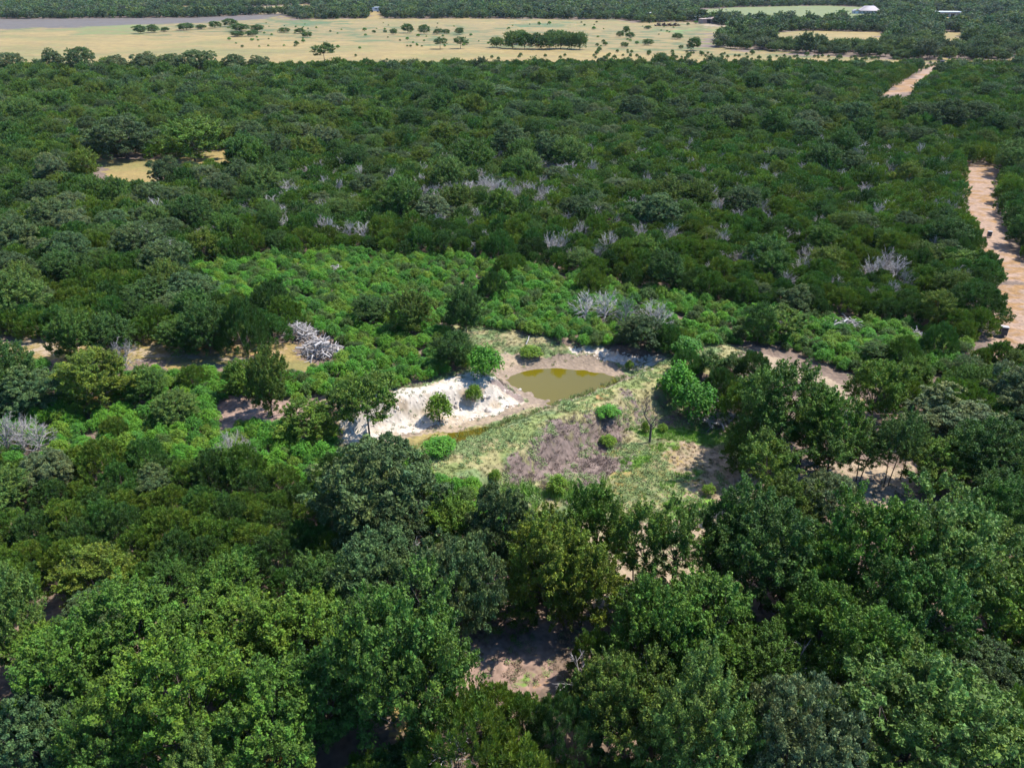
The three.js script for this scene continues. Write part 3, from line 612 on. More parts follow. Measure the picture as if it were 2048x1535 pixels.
// farther woods
L_('live_oak', 250, 318, 132, 232, 1, 'large grey round oak beside the straw-coloured opening');
L_('elm', 392, 322, 125, 238, 1, 'bright green tree right of the large grey round oak');
L_('elm', 490, 345, 80, 268, 2, 'green tree right of the straw-coloured opening');
L_('live_oak', 1835, 262, 72, 206, 1, 'left one of three large dark oaks near the far end of the dirt track');
L_('live_oak', 1892, 268, 80, 198, 1, 'middle one of three large dark oaks near the far end of the dirt track');
L_('live_oak', 1948, 262, 72, 204, 1, 'right one of three large dark oaks near the far end of the dirt track');
L_('live_oak', 990, 205, 90, 168, 3, 'green domed oak in the far woods, centre');
L_('live_oak', 640, 300, 50, 262, 3, 'blue-green oak in the woods above the dead junipers');
for (const [x, f, w, t, l] of [
  [28, 150, 50, 105, 'dark oak at the left end of the field edge'], [112, 148, 46, 97, 'open-crowned oak on the field edge, left'], [166, 150, 55, 94, 'tallest open oak on the field edge at left'],
  [236, 148, 50, 110, 'round oak on the field edge right of the tallest open oak'], [292, 148, 52, 104, 'grey oak on the field edge with straw showing beneath'], [345, 150, 50, 108, 'low oak in the row on the field edge'],
  [402, 152, 78, 101, 'widest oak in the row on the field edge'], [470, 146, 52, 108, 'oak right of the widest one on the field edge'], [520, 146, 44, 110, 'small round oak at the right end of the field edge row'],
]) L_('live_oak', x, f, w, t, x % 4 ? 0 : 2, l, 'oaks along the field edge');
L_('tall_elm', 650, 125, 47, 85, 2, 'lone tree with bare trunk in the straw field');
L_('tall_elm', 880, 98, 29, 74, 2, 'left one of the two trees standing together in the field');
L_('tall_elm', 921, 97, 29, 73, 2, 'right one of the two trees standing together in the field');
for (const [x, f, w, t] of [[994, 95, 30, 74], [1024, 97, 36, 62], [1050, 98, 34, 64], [1075, 98, 40, 66], [1100, 99, 36, 64], [1120, 97, 40, 61], [1144, 98, 34, 66], [1160, 99, 30, 64], [1040, 88, 34, 60], [1105, 88, 40, 60], [1135, 88, 34, 63]])
  L_(x % 3 ? 'oak' : 'elm', x, f, w, t, x % 2 ? 1 : 2, (x % 3 ? 'oak' : 'elm') + ' in the dense island grove in the field, ' + (f < 90 ? 'back row' : x < 1060 ? 'front left' : x < 1110 ? 'front middle' : 'front right'), 'trees of the island grove');
for (const [x, f, w, t] of [[815, 66, 24, 47], [848, 68, 24, 49], [787, 69, 15, 57], [878, 68, 22, 57], [919, 69, 18, 55], [893, 68, 14, 58], [280, 67, 26, 50], [305, 65, 26, 49], [330, 63, 18, 54], [372, 60, 34, 46], [402, 58, 24, 49], [430, 56, 26, 42], [460, 53, 30, 37], [480, 62, 40, 47], [515, 63, 30, 49], [475, 73, 30, 62], [505, 72, 26, 60], [569, 65, 22, 55], [600, 67, 20, 56], [614, 74, 22, 63], [1252, 66, 16, 52], [1240, 74, 16, 62], [1260, 76, 18, 64], [1296, 58, 16, 51], [1249, 94, 16, 84], [1296, 90, 22, 78], [1355, 78, 22, 66], [1387, 101, 28, 74], [1362, 97, 10, 90], [748, 66, 9, 60], [770, 65, 8, 60]])
  L_('elm', x, f, w, t, 2, (w > 25 ? 'broad' : w > 17 ? 'rounded' : 'small') + ' bushy tree in the dry pasture ' + (x < 420 ? 'beside the ploughed field' : x < 640 ? 'above the lone bare-trunked tree' : x < 1000 ? 'above the two paired trees' : x < 1300 ? 'right of the island grove' : 'below the tan barn'), 'bushy trees of the far pasture');
/* ------------------------------------------------------------------ the woods between them */
const open = [
  clearing, [[-60, 668], [320, 688], [540, 692], [578, 664], [600, 655], [660, 672], [692, 712], [665, 742], [600, 745], [520, 755], [300, 748], [150, 745], [-60, 735]],
  [[1480, 688], [1560, 708], [1640, 735], [1740, 780], [1800, 860], [1760, 905], [1580, 905], [1540, 800], [1470, 720]],
  [[1940, 745], [1950, 712], [1985, 690], [1982, 600], [1990, 545], [1958, 490], [1938, 440], [1925, 330], [1993, 330], [1996, 440], [2010, 480], [2050, 535], [2300, 560], [2400, 720], [2048, 735]],
  [[150, 318], [320, 318], [400, 305], [470, 298], [485, 345], [340, 362], [320, 388], [210, 388], [150, 345]],
  [[860, 1420], [910, 1330], [950, 1250], [1110, 1240], [1200, 1280], [1260, 1420], [1080, 1460], [950, 1450]],
  [[1530, 890], [1850, 890], [1930, 1000], [1960, 1130], [1760, 1150], [1540, 1130]],
  [[790, 1430], [870, 1440], [870, 1520], [800, 1520]],
  [[1745, 216], [1780, 180], [1840, 146], [1858, 132], [1905, 124], [1880, 142], [1830, 180], [1812, 216]],
  [[440, 800], [570, 800], [690, 790], [690, 860], [560, 860], [440, 850]],
].map((q) => place(q));
const scrubland = [
  [[360, 545], [480, 520], [620, 508], [900, 512], [1050, 528], [1200, 565], [1400, 600], [1500, 622], [1640, 640], [1860, 660], [1950, 700], [1920, 745], [1780, 775], [1660, 745], [1500, 690], [1400, 692], [1150, 690], [1000, 660], [860, 655], [760, 700], [680, 720], [640, 690], [560, 640], [430, 610]],
  [[560, 780], [640, 740], [740, 715], [860, 672], [960, 690], [1000, 720], [990, 758], [870, 770], [760, 795], [680, 810], [600, 830]],
  [[-150, 850], [0, 850], [200, 838], [420, 858], [640, 895], [700, 915], [640, 985], [300, 945], [0, 940], [-150, 940]],
  [[870, 950], [930, 945], [955, 985], [930, 1015], [890, 1010]],
  [[250, 760], [330, 745], [420, 800], [540, 790], [560, 830], [400, 850], [260, 845]],
].map((q) => place(q));
const lowOnly = [[[510, 690], [720, 690], [720, 800], [510, 790]], [[-60, 735], [300, 748], [600, 760], [620, 880], [420, 862], [200, 845], [-60, 850]], [[1640, 655], [1760, 660], [1760, 720], [1640, 700]], [[600, 640], [1000, 650], [1000, 760], [700, 800], [600, 760]], [[600, 880], [700, 900], [870, 940], [960, 1000], [1060, 1060], [1060, 1110], [960, 1110], [880, 1010], [700, 960], [600, 960]], [[560, 770], [690, 800], [690, 900], [600, 890]], [[1340, 690], [1480, 690], [1480, 760], [1420, 780], [1340, 760]]].map((q) => place(q));
const leafy = [
  [[-300, 1230], [0, 1215], [200, 1200], [500, 1215], [700, 1195], [720, 1800], [-300, 1800]],
  [[1000, 1030], [1160, 1050], [1300, 1150], [1600, 1060], [2300, 1000], [2300, 1330], [1700, 1400], [1300, 1420], [1130, 1300], [1000, 1200]],
  [[680, 1050], [1000, 1000], [1010, 1300], [900, 1340], [680, 1300]],
  [[1560, 790], [1850, 740], [2200, 760], [2200, 1000], [1560, 900]],
].map((q) => place(q));
const juniperOnly = [[[-250, 920], [300, 925], [620, 960], [690, 1010], [660, 1190], [300, 1205], [-250, 1225]]].map((q) => place(q));
const paleWood = [[[-300, 150], [500, 160], [800, 220], [1200, 230], [1300, 290], [700, 300], [300, 300], [-300, 280]], [[1500, 190], [1760, 230], [1900, 300], [1700, 320], [1400, 260]]].map((q) => place(q));
const deadWood = [[[560, 340], [900, 330], [1950, 280], [1940, 520], [1880, 640], [1500, 590], [1150, 540], [900, 505], [560, 480]], [[250, 430], [560, 420], [560, 500], [300, 540]]].map((q) => place(q));
const farOpen = farZones.filter((_, i) => [0, 2, 11, 12, 13, 14, 15, 16, 17, 18, 19].includes(i)).map((q) => q.poly);
const tracks = [open[3], open[8], open[2]];
const within = (list, x, z) => list.some((q) => inside(q, x, z));

const grown = [];                            // every tree of the nearer woods: kind, place, size
const rf = rngOf(77);
// dead junipers that stand out one by one
for (const [x, y] of [[640, 352], [690, 342], [652, 392], [575, 402], [595, 407], [682, 400], [722, 368], [780, 398], [1052, 328], [1352, 440], [1378, 445], [1292, 388], [1402, 392], [1424, 398], [1480, 382], [1602, 362], [1642, 364], [1722, 314], [1745, 362], [1778, 364], [1815, 392], [1885, 380], [1162, 492], [1100, 516], [1215, 514], [702, 486], [650, 478], [570, 458], [577, 480], [330, 528], [298, 496], [1500, 562], [1762, 560], [1790, 566], [1738, 566], [1770, 545], [1912, 588], [1432, 444], [1472, 458], [1640, 300], [1560, 330], [1850, 350], [1330, 340], [1280, 330], [1180, 322], [540, 148], [1210, 640], [1170, 640], [1250, 655], [1300, 650], [1320, 660], [20, 905], [50, 902], [82, 905], [470, 930], [255, 745]]) grown.push(['dead_juniper', at(x, y), 0.75 + 0.35 * rf(), 0.85 + 0.2 * rf()]);
for (let i = 0; i < 24; i++) { const t = i / 23, p = at(845 + 260 * t + 14 * (rf() - 0.5), 432 - 34 * Math.sin(t * 3.1) + 26 * (rf() - 0.5)); grown.push(['dead_juniper', p, 0.75 + 0.35 * rf(), 0.9 + 0.2 * rf()]); }
for (const g of grown) claim(g[1].x, g[1].z, 1.5 * g[2]);
let candidates = 0;
for (const pass of [0, 1, 2]) {
  for (let tries = 0; tries < [20000, 90000, 160000][pass]; tries++) {
    const z = -22 - 445 * Math.pow(rf(), 0.62), half = 42 + -z * 0.74, x = (rf() * 2 - 1) * half;
    if (within(open, x, z) || within(tracks, x - 2, z) || within(tracks, x + 2, z) || (z < -410 && within(farOpen, x, z)) || toPhoto(x, 0, z)[1] < 134) continue;
    const s = within(scrubland, x, z) || within(lowOnly, x, z), lf = !s && within(leafy, x, z), pw = !s && !lf && within(paleWood, x, z), u = rf(), mix = fbm(x * 0.03 + 5, z * 0.03, 2);
    let kind, r, size;
    if (s) kind = u < 0.008 ? 'juniper' : 'scrub';
    else if (lf) kind = u < 0.55 ? 'elm' : u < 0.85 ? 'oak' : u < 0.93 ? 'live_oak' : 'juniper';
    else if (within(juniperOnly, x, z)) kind = u < 0.03 ? 'live_oak' : u < 0.05 ? 'oak' : u < 0.07 ? 'dead_juniper' : 'juniper';
    else if (pw) kind = u < 0.28 ? 'elm' : u < 0.46 ? 'oak' : u < 0.68 ? 'live_oak' : 'juniper';
    else if (within(deadWood, x, z) && u < (x > 5 ? 0.11 : 0.075) + 0.06 * smooth(0.48, 0.7, mix)) kind = 'dead_juniper';
    else kind = u < 0.05 + 0.2 * smooth(0.46, 0.62, mix) ? 'live_oak' : u < 0.09 + 0.3 * smooth(0.46, 0.62, mix) ? 'oak' : u > 0.965 ? 'elm' : 'juniper';
    const big = kind === 'oak' || kind === 'elm' || kind === 'live_oak';
    if (big !== (pass === 0) && !(pass === 2 && big && lf && rf() < 0.2)) continue;
    size = big ? 0.42 + 0.25 * rf() + (z < -120 ? 0.62 : 0.35) * rf() * rf() : kind === 'juniper' ? 0.55 + 0.45 * rf() + 0.3 * rf() * rf() : kind === 'scrub' ? 0.32 + 0.44 * rf() : 0.55 + 0.4 * rf();
    if (kind === 'juniper' && within(juniperOnly, x, z)) size *= 0.82;
    r = size * { live_oak: 4.4, oak: 4, elm: 3.3, juniper: 2.2, scrub: 1.6, dead_juniper: 1.6 }[kind];
    if (!free(x, z, r, big ? 0.72 : s ? 0.42 : 0.62)) continue;
    claim(x, z, r);
    grown.push([kind, new THREE.Vector3(x, groundHeight(x, z), z), size, size * (0.85 + 0.3 * rf())]);
  }
}
// where a tree stands, in words
const AREA = [
  ['on the slope just below the left scrub strip', (x, y) => x < 720 && y > 900 && y <= 1040], ['on the slope above the leafy mass at lower left', (x, y) => x < 720 && y > 1040 && y <= 1180], ['in the leafy mass at lower left', (x, y) => x < 720 && y > 1180],
  ['around the foreground gap', (x, y) => x >= 720 && x < 1300 && y > 1010], ['below the grove of bare trunks at right', (x, y) => x >= 1300 && y > 1010 && y <= 1240], ['in the bottom right mass', (x, y) => x >= 1300 && y > 1240],
  ['between the clearing and the sandy path', (x, y) => x > 1380 && x <= 1740 && y > 690], ['right of the sandy path, below the dirt track', (x, y) => x > 1740 && y > 690],
  ['beside the sandy opening at left', (x, y) => x < 330 && y > 690], ['left of the white bank', (x, y) => x < 720 && y > 690],
  ['by the pond and the dam', (x, y) => y > 660 && y <= 1010], ['right of the dirt track', (x, y) => x > 1990 - Math.max(0, 340 - y) * 1.2 && y < 690],
  ['in the cleared scrub above the big brush pile', (x, y, k) => k === 'scrub' && x < 760], ['in the cleared scrub straight behind the pond', (x, y, k) => k === 'scrub' && x < 1250], ['in the cleared scrub between pond and dirt track', (x, y, k) => k === 'scrub'],
  ['in the thicket behind the left end of the scrub', (x, y) => y > 400 && x > 500 && x <= 900], ['in the thicket straight behind the middle of the scrub', (x, y) => y > 400 && x > 900 && x <= 1400], ['in the thicket between scrub and dirt track', (x, y) => y > 400 && x > 1400],
  ['in the left thicket above the sandy opening', (x, y) => y > 400],
  ['in the left far woods close to the dry field', (x, y) => x < 680 && y < 235], ['in the middle far woods close to the dry field', (x, y) => x < 1370 && y < 235], ['in the right far woods close to the dry field', (x, y) => y < 235],
  ['in the left woods around the straw-coloured opening', (x) => x < 680], ['in the middle woods among the dead junipers', (x) => x < 1370], ['in the right woods left of the dirt track', () => true],
];
const SHADE = {
  live_oak: ['grey-green', 'dark grey-green', 'pale grey-green', 'blue-green'], oak: ['mid green', 'dark green', 'pale green', 'olive green'], elm: ['fresh green', 'yellow-green', 'deep green', 'lime-tinged'],
  juniper: ['olive green', 'bright olive', 'dark olive', 'yellow-olive', 'cool green'], scrub: ['bright green', 'light green', 'deep green', 'yellow-green', 'dark olive'], dead_juniper: ['grey', 'brownish grey', 'bleached'],
}, FORM = { live_oak: 'domed oak', oak: 'fine-leaved oak', elm: 'leafy elm', juniper: 'juniper', scrub: 'scrub bush', dead_juniper: 'leafless juniper' }, sizeWord = (kind, s) => { const [a, b] = { live_oak: [0.55, 0.72], oak: [0.55, 0.72], elm: [0.55, 0.72], juniper: [0.72, 0.92], scrub: [0.46, 0.62], dead_juniper: [0.76, 0.9] }[kind]; return s < a ? 'small' : s < b ? 'middling' : 'large'; };
const LOOK = { live_oak: 'grey-green domed oak', oak: 'green fine-leaved oak', elm: 'bright leafy elm', juniper: 'olive green juniper', scrub: 'bright green scrub bush', dead_juniper: 'grey leafless juniper' };
const rest = new Map();
for (const kind of ['live_oak', 'oak', 'elm', 'juniper', 'scrub', 'dead_juniper']) {
  const all = grown.filter((g) => g[0] === kind).map((g) => {
    const [px, py, depth] = toPhoto(g[1].x, g[1].y + 2 * g[3], g[1].z);
    return { g, px, py, seen: px > -40 && px < W0 + 40 && py > 0 && py < H0 + 60, size: g[2] / depth, depth };
  }).sort((a, b) => (b.seen ? b.size : 0) - (a.seen ? a.size : 0));
  const most = { live_oak: 230, oak: 230, elm: 250, juniper: 290, scrub: 290, dead_juniper: 300 }[kind];
  all.forEach(({ g, px, py, seen, depth }, i) => {
    if (seen && i < most) {
      const w = AREA.find(([, test]) => test(px, py, kind))[0], tint = Math.floor(rf() * (kind === 'scrub' && rf() < 0.8 ? 4 : leafMats[kind].length));
      plant(kind, Math.floor(rf() * 60), tint, g[1], g[2], g[3], rf() * 6.28, NAME[kind], sizeWord(kind, g[2]) + ' ' + SHADE[kind][tint] + ' ' + FORM[kind] + ' ' + w, CATEGORY[kind], kind === 'scrub' ? 'scrub bushes ' + w : FORM[kind] + 's ' + w);
    } else {
      const lod = depth > 150 && F[kind === 'live_oak' ? 'oak' : kind] ? 'far' : 'near', set = kind === 'dead_juniper' ? T.dead_juniper : lod === 'far' ? F[kind === 'live_oak' ? 'oak' : kind] : T[kind], v = Math.floor(rf() * set.length), key = kind + lod + v;
      if (!rest.has(key)) rest.set(key, { kind, geo: set[v], list: [] });
      rest.get(key).list.push(g);
    }
  });
  console.log(kind, all.length, all.filter((a) => a.seen).length);
}
const massMat = leafMat('woodland_leaves', [1, 1, 1]), massGrey = new THREE.MeshStandardMaterial({ name: 'dead_wood_mass', roughness: 0.95 });
const MASS = { live_oak: 'oak_woodland', oak: 'oak_woodland', elm: 'elm_woodland', juniper: 'juniper_woodland', scrub: 'scrub_thicket', dead_juniper: 'dead_woodland' };
function mass(name, geo, material, list, tints, label, category) {
  const m = new THREE.InstancedMesh(geo, material, list.length), d = new THREE.Object3D(), c = new THREE.Color();
  list.forEach(([, p, s, h], i) => {
    d.position.copy(p); d.scale.set(s, h, s); d.rotation.y = rf() * 6.28; d.updateMatrix(); m.setMatrixAt(i, d.matrix);
    const t = tints[Math.floor(rf() * tints.length)], k = 0.68 + 0.55 * rf(); m.setColorAt(i, c.setRGB(t[0] * k * (0.92 + 0.16 * rf()), t[1] * k, t[2] * k));
  });
  m.name = numbered(name); m.userData = { kind: 'stuff', label, category };
  scene.add(m);
}
for (const { kind, geo, list } of rest.values()) {
  mass(MASS[kind], geo.crown, kind === 'dead_juniper' ? massGrey : massMat, list, M[kind], 'more ' + LOOK[kind] + 's filling the woods', 'woodland');
  if (kind === 'dead_juniper') mass('dead_trunks', geo.trunk, massGrey, list, M[kind], 'grey stems of the leafless junipers', 'woodland');
}
// the far-off woods beyond and around the fields; the trees nearest to us one by one
const farTrees = [];
for (let tries = 0; tries < 90000; tries++) {
  const z = -445 - 1500 * Math.pow(rf(), 0.8), x = (rf() * 2 - 1) * (60 + -z * 0.72), s = 0.55 + 0.35 * rf() + 0.7 * Math.pow(rf(), 3);
  if (within(farOpen, x, z) || !free(x, z, 4 * s, 0.68)) continue;
  claim(x, z, 4 * s);
  farTrees.push(['oak', new THREE.Vector3(x, 0, z), s, s * (0.8 + 0.35 * rf())]);
}
const FARTINT = [[0.08, 0.125, 0.028], [0.06, 0.1, 0.03], [0.12, 0.165, 0.032], [0.1, 0.125, 0.052], [0.075, 0.13, 0.024], [0.065, 0.105, 0.028]];
const inView = farTrees.filter(([, p]) => { const [px, py] = toPhoto(p.x, 3, p.z); return px > 0 && px < W0 && py > 0; }).sort((a, b) => b[1].z - a[1].z), single = new Set(inView.slice(0, 260));
const farMats = FARTINT.map((c) => leafMat('far_oak_leaves', c));
for (const [, p, s, h] of single) {
  const g = new THREE.Group(), i = Math.floor(rf() * 3), ti = Math.floor(rf() * 6), c = new THREE.Mesh(F.oak[i].crown, farMats[ti]), t = new THREE.Mesh(F.oak[i].trunk, darkBark);
  c.name = 'crown'; t.name = 'trunk'; g.add(t, c); g.name = numbered('broadleaf_tree'); g.position.copy(p); g.scale.set(s, h, s); g.rotation.y = rf() * 6.28;
  const [fx] = toPhoto(p.x, 0, p.z), side = fx < 1400 ? 'in the belt along the far side of the fields' : fx < 1640 ? 'in the left part of the upper right wood' : fx < 1850 ? 'in the middle of the upper right wood' : 'in the upper right corner wood';
  scene.add(tag(g, (s < 0.72 ? 'small ' : s < 0.95 ? 'middling ' : 'large ') + ['green', 'dark green', 'pale green', 'grey-green', 'fresh green', 'deep green'][ti] + ' broadleaf tree ' + side, 'tree', 'broadleaf trees ' + side));
}
many(3, (i) => mass('distant_woods', F.wood[i].crown, massMat, farTrees.filter((t, k) => k % 3 === i && !single.has(t)), FARTINT, 'far-off dark green woods around the fields', 'woods'));
console.log('far', farTrees.length);
// shrubs strewn over the rough pasture
for (let n = 0, tries = 0; n < 120 && tries < 2000; tries++) {
  const px = 450 + 950 * rf(), py = 44 + 54 * rf(), p = at(px, py);
  if (!inside(farZones[0].poly, p.x, p.z) || !free(p.x, p.z, 2, 1) || fbm(px * 0.012, py * 0.05, 2) < 0.42) continue;
  const s = 0.4 + 0.9 * rf() * rf(), side = px < 700 ? 'above the lone bare-trunked tree' : px < 1000 ? 'above the two paired trees' : px < 1200 ? 'around the island grove' : 'below the tan barn', tint = [0, 2, 4][Math.floor(rf() * 3)]; claim(p.x, p.z, s * 2); n++;
  plant('scrub', Math.floor(rf() * 60), tint, p, s, s * 0.9, rf() * 6.28, 'pasture_shrub', sizeWord('scrub', s) + ' ' + SHADE.scrub[tint] + ' shrub in the rough pasture ' + side, 'shrub', 'shrubs of the rough pasture ' + side);
}
// young junipers strewn over the near edge of the dry field
let saplings = 0;
for (let tries = 0; tries < 3000 && saplings < 190; tries++) {
  const px = 660 + 1240 * Math.pow(rf(), 0.7), py = px < 1180 ? 112 + 20 * rf() : 100 + (px - 1180) * 0.028 + 22 * rf(), p = at(px, py);
  if ((px < 1180 && rf() < 0.7) || !free(p.x, p.z, 1, 1)) continue;
  const s = 0.5 + 0.6 * rf() * rf(), n = sizeWord('scrub', s); claim(p.x, p.z, s * 1.5); saplings++;
  const side = px < 1000 ? 'left of the island grove' : px < 1420 ? 'right of the island grove' : 'below the upper right wood';
  plant('scrub', Math.floor(rf() * 60), 4, p, s, s * 1.1, rf() * 6.28, 'juniper_sapling', n + ' young juniper dotting the field edge ' + side, 'sapling', 'young junipers of the field edge ' + side);
}
/* ------------------------------------------------------------------ low growth and stones of the clearing */
function tuft(seed, n, h, w, width) { const L = new Leaves(seed); for (let k = 0; k < n; k++) { const a = L.r() * 6.28, q = Math.sqrt(L.r()) * w, d = V(Math.cos(a) * q * 1.6 + (L.r() - 0.5) * 0.5, h * 2.2, Math.sin(a) * q * 1.6 + (L.r() - 0.5) * 0.5).normalize(); L.blade(V(Math.cos(a) * q, -0.03, Math.sin(a) * q), d, h * (0.6 + 0.7 * L.r()), width, L.tone(0.25, 0.1)); } return L.build(); }
function weed(seed, n, h, w) { const L = new Leaves(seed); for (let k = 0; k < n; k++) { const d = L.dir(), q = Math.cbrt(L.r()); d.y = Math.abs(d.y); const p = V(d.x * w * q, d.y * h * q, d.z * w * q), m = L.dir(); m.y += 0.4; m.normalize(); L.leaf(p, m, 0.16, 0.09, L.tone(0.25, 0.1)); } return L.build(); }
const coverMat = new THREE.MeshStandardMaterial({ name: 'low_growth', vertexColors: true, roughness: 0.9, side: THREE.DoubleSide });
const rg = rngOf(901), clearingPlan = place(clearing), limeBank = nearZones.find((q) => q.soil === SOIL.lime && q.poly.length > 9).poly, limeFar = nearZones.find((q) => q.soil === SOIL.lime && q.poly.length < 9).poly;
const mudPlan = nearZones.find((q) => q.soil === SOIL.mud).poly, brownPlans = nearZones.filter((q) => q.soil === SOIL.brownWeed).map((q) => q.poly), brightPlans = nearZones.filter((q) => q.soil === SOIL.bright || q.soil === SOIL.grass).map((q) => q.poly);
const wet = [[[1000, 765], [1050, 738], [1130, 732], [1220, 736], [1270, 745], [1240, 765], [1180, 795], [1130, 812], [1075, 812], [1060, 792]], [[800, 892], [850, 872], [930, 862], [985, 850], [960, 872], [880, 896], [820, 902]]].map((q) => place(q, WATER));
function strew(name, geo, mat, list, label, category) {
  const m = new THREE.InstancedMesh(geo, mat, list.length), d = new THREE.Object3D(), c = new THREE.Color();
  list.forEach(([x, z, s, h, rgb, tilt = 0], i) => { d.position.set(x, groundHeight(x, z), z); d.rotation.set(tilt * rg(), rg() * 6.28, tilt * rg()); d.scale.set(s, h, s); d.updateMatrix(); m.setMatrixAt(i, d.matrix); m.setColorAt(i, c.setRGB(...rgb)); });
  m.name = numbered(name); m.userData = { kind: 'stuff', label, category }; scene.add(m);
}
const grassList = [], weedList = [], twigList = [], stones = [];
for (let i = 0; i < 90000; i++) {
  const x = -40 + 90 * rg(), z = -112 + 72 * rg();
  if (!inside(clearingPlan, x, z) || within(wet, x, z)) continue;
  const soil = nearSoil[2](x, z), k = 0.85 + 0.45 * rg(), onLime = inside(limeBank, x, z) || inside(limeFar, x, z), mud = inside(mudPlan, x, z);
  if (onLime || mud) { if (rg() < (onLime ? 0.3 : 0.05)) stones.push([x, z, 0.05 + 0.17 * rg() ** 3, 0.05 + 0.12 * rg() ** 2, onLime ? [0.42 * k, 0.36 * k, 0.29 * k] : [0.24 * k, 0.19 * k, 0.15 * k], 1]); else if (rg() < 0.03) weedList.push([x, z, 0.8, 0.8, [0.09 * k, 0.13 * k, 0.03]]); continue; }
  const brown = within(brownPlans, x, z), lush = within(brightPlans, x, z), n = fbm(x * 0.5, z * 0.5, 2);
  if (brown && n < 0.55) { if (rg() < 0.75) twigList.push([x, z, 0.8 + 0.6 * rg(), 0.6 + 0.7 * rg(), [0.165 * k, 0.12 * k, 0.1 * k]]); }
  else if (lush) { if (rg() < 0.8) grassList.push([x, z, 1, 0.8 + 0.5 * rg(), [0.14 * k, 0.28 * k, 0.025 * k]]); }
  else if (n > 0.56 && rg() < 0.4) weedList.push([x, z, 0.7 + 0.6 * rg(), 0.6 + 0.6 * rg(), [0.15 * k, 0.205 * k, 0.065 * k]]);
  else if (rg() < (soil[0] > 0.19 ? 0.3 : 0.5)) grassList.push([x, z, 0.8, 0.45 + 0.5 * rg(), [soil[0] * k * 1.3, soil[1] * k * 1.3, soil[2] * k * 1.25]]);
}
for (let i = 0; i < 1500; i++) { const gap = i < 700, p = gap ? at(880 + 300 * rg(), 1240 + 190 * rg()) : at(1520 + 400 * rg(), 890 + 220 * rg()), k = 0.8 + 0.5 * rg(); if (inside(open[gap ? 5 : 6], p.x, p.z) && fbm(p.x * 0.7, p.z * 0.7, 2) > 0.5) (rg() < 0.45 ? weedList : rg() < 0.6 ? twigList : grassList).push([p.x, p.z, 0.5 + 0.6 * rg(), 0.4 + 0.6 * rg(), rg() < 0.5 ? [0.13 * k, 0.17 * k, 0.05 * k] : [0.2 * k, 0.14 * k, 0.09 * k]]); }
for (let i = 0; i < 420; i++) { const p = at(1000 + 150 * rg(), 965 + 60 * rg()), k = 0.75 + 0.5 * rg(); if (within(open, p.x, p.z) && fbm(p.x * 0.6 + 3, p.z * 0.6, 2) > 0.52) grassList.push([p.x, p.z, 1.2 + 0.6 * rg(), 0.9 + 1.2 * rg(), [0.16 * k, 0.3 * k, 0.04]]); }
for (let i = 0; i < 260; i++) { const t = rg(), p = level(lerp(800, 1260, t) + 14 * (rg() - 0.5), lerp(893, 744, t) + 10 * (rg() - 0.5) + 16 * Math.sin(t * 3.14), -0.9); grassList.push([p.x, p.z, 1.3, 0.8 + 0.8 * rg(), [0.17, 0.23 * (0.8 + 0.4 * rg()), 0.06]]); }
strew('meadow_grass', tuft(1, 16, 0.3, 0.2, 0.05), coverMat, grassList, 'low grass growing over the clearing and the dam', 'grass');
strew('meadow_weeds', weed(2, 26, 0.3, 0.36), coverMat, weedList, 'grey-green weeds patching the dam slope', 'weeds');
strew('dry_weeds', tuft(3, 18, 0.32, 0.24, 0.03), coverMat, twigList, 'dead brown weeds on the dry slope of the dam', 'weeds');
const stoneGeo = (seed) => { const g = new THREE.IcosahedronGeometry(1, 0), p = g.attributes.position, r = rngOf(seed), m = new Map(); for (let i = 0; i < p.count; i++) { const k = [0, 1, 2].map((q) => p.getComponent(i, q).toFixed(2)).join(); if (!m.has(k)) m.set(k, 0.65 + 0.6 * r()); const s = m.get(k); p.setXYZ(i, p.getX(i) * s * 1.2, p.getY(i) * s * 0.75, p.getZ(i) * s); } g.deleteAttribute('normal'); g.deleteAttribute('uv'); return g; };
const stoneMat = new THREE.MeshStandardMaterial({ name: 'limestone', roughness: 0.95 });
strew('limestone_rubble', stoneGeo(4), stoneMat, stones, 'pale limestone rubble covering the white bank', 'rubble');
const boulderMat = [[0.4, 0.35, 0.3], [0.34, 0.285, 0.225]].map((c) => new THREE.MeshStandardMaterial({ name: 'limestone_block', color: new THREE.Color(...c), roughness: 0.95 })), boulders = [5, 6, 7].map(stoneGeo);
for (let i = 0; i < 16; i++) {
  const t = rg(), p = at(lerp(705, 1040, t), lerp(lerp(880, 808, t), lerp(800, 775, t), rg() ** 1.5)), m = new THREE.Mesh(boulders[i % 3], boulderMat[i % 2]);
  m.name = numbered('limestone_boulder'); m.position.set(p.x, p.y + 0.06, p.z); m.scale.set(0.2 + 0.18 * rg(), 0.16 + 0.12 * rg(), 0.18 + 0.15 * rg()); m.rotation.set(rg(), rg() * 6.28, rg());
  scene.add(tag(m, 'pale limestone block lying on the white bank', 'boulder', 'limestone blocks of the white bank'));
}
// small bushes that stand alone on the dam and in the clearing
for (const [x, y, w, t, tint, l] of [[1215, 832, 44, 808, 0, 'low bright bush on the crest of the dam'], [1216, 890, 30, 868, 3, 'round bush in the middle of the dry dam slope'], [1290, 865, 14, 838, 3, 'small bush behind the bare snag'], [1325, 862, 18, 845, 3, 'small dark bush right of the bare snag'], [1115, 985, 40, 945, 3, 'feathery bush at the lower rim of the dam slope'], [990, 962, 22, 936, 3, 'dark green bush at the lower left end of the dam'], [1416, 988, 24, 966, 3, 'small weed bush in the tree shade on the sand'], [1258, 738, 16, 718, 3, 'small bush at the far end of the dam crest'], [1062, 712, 40, 690, 3, 'dry bush on the far bank of the pond'], [845, 935, 30, 900, 0, 'bright bush at the left end of the dam by the pool'], [880, 905, 60, 872, 0, 'bush between the pool and the dam']]) landmark('scrub', x, y, w * 1.15, lerp(t, y, 0.12), tint, l);
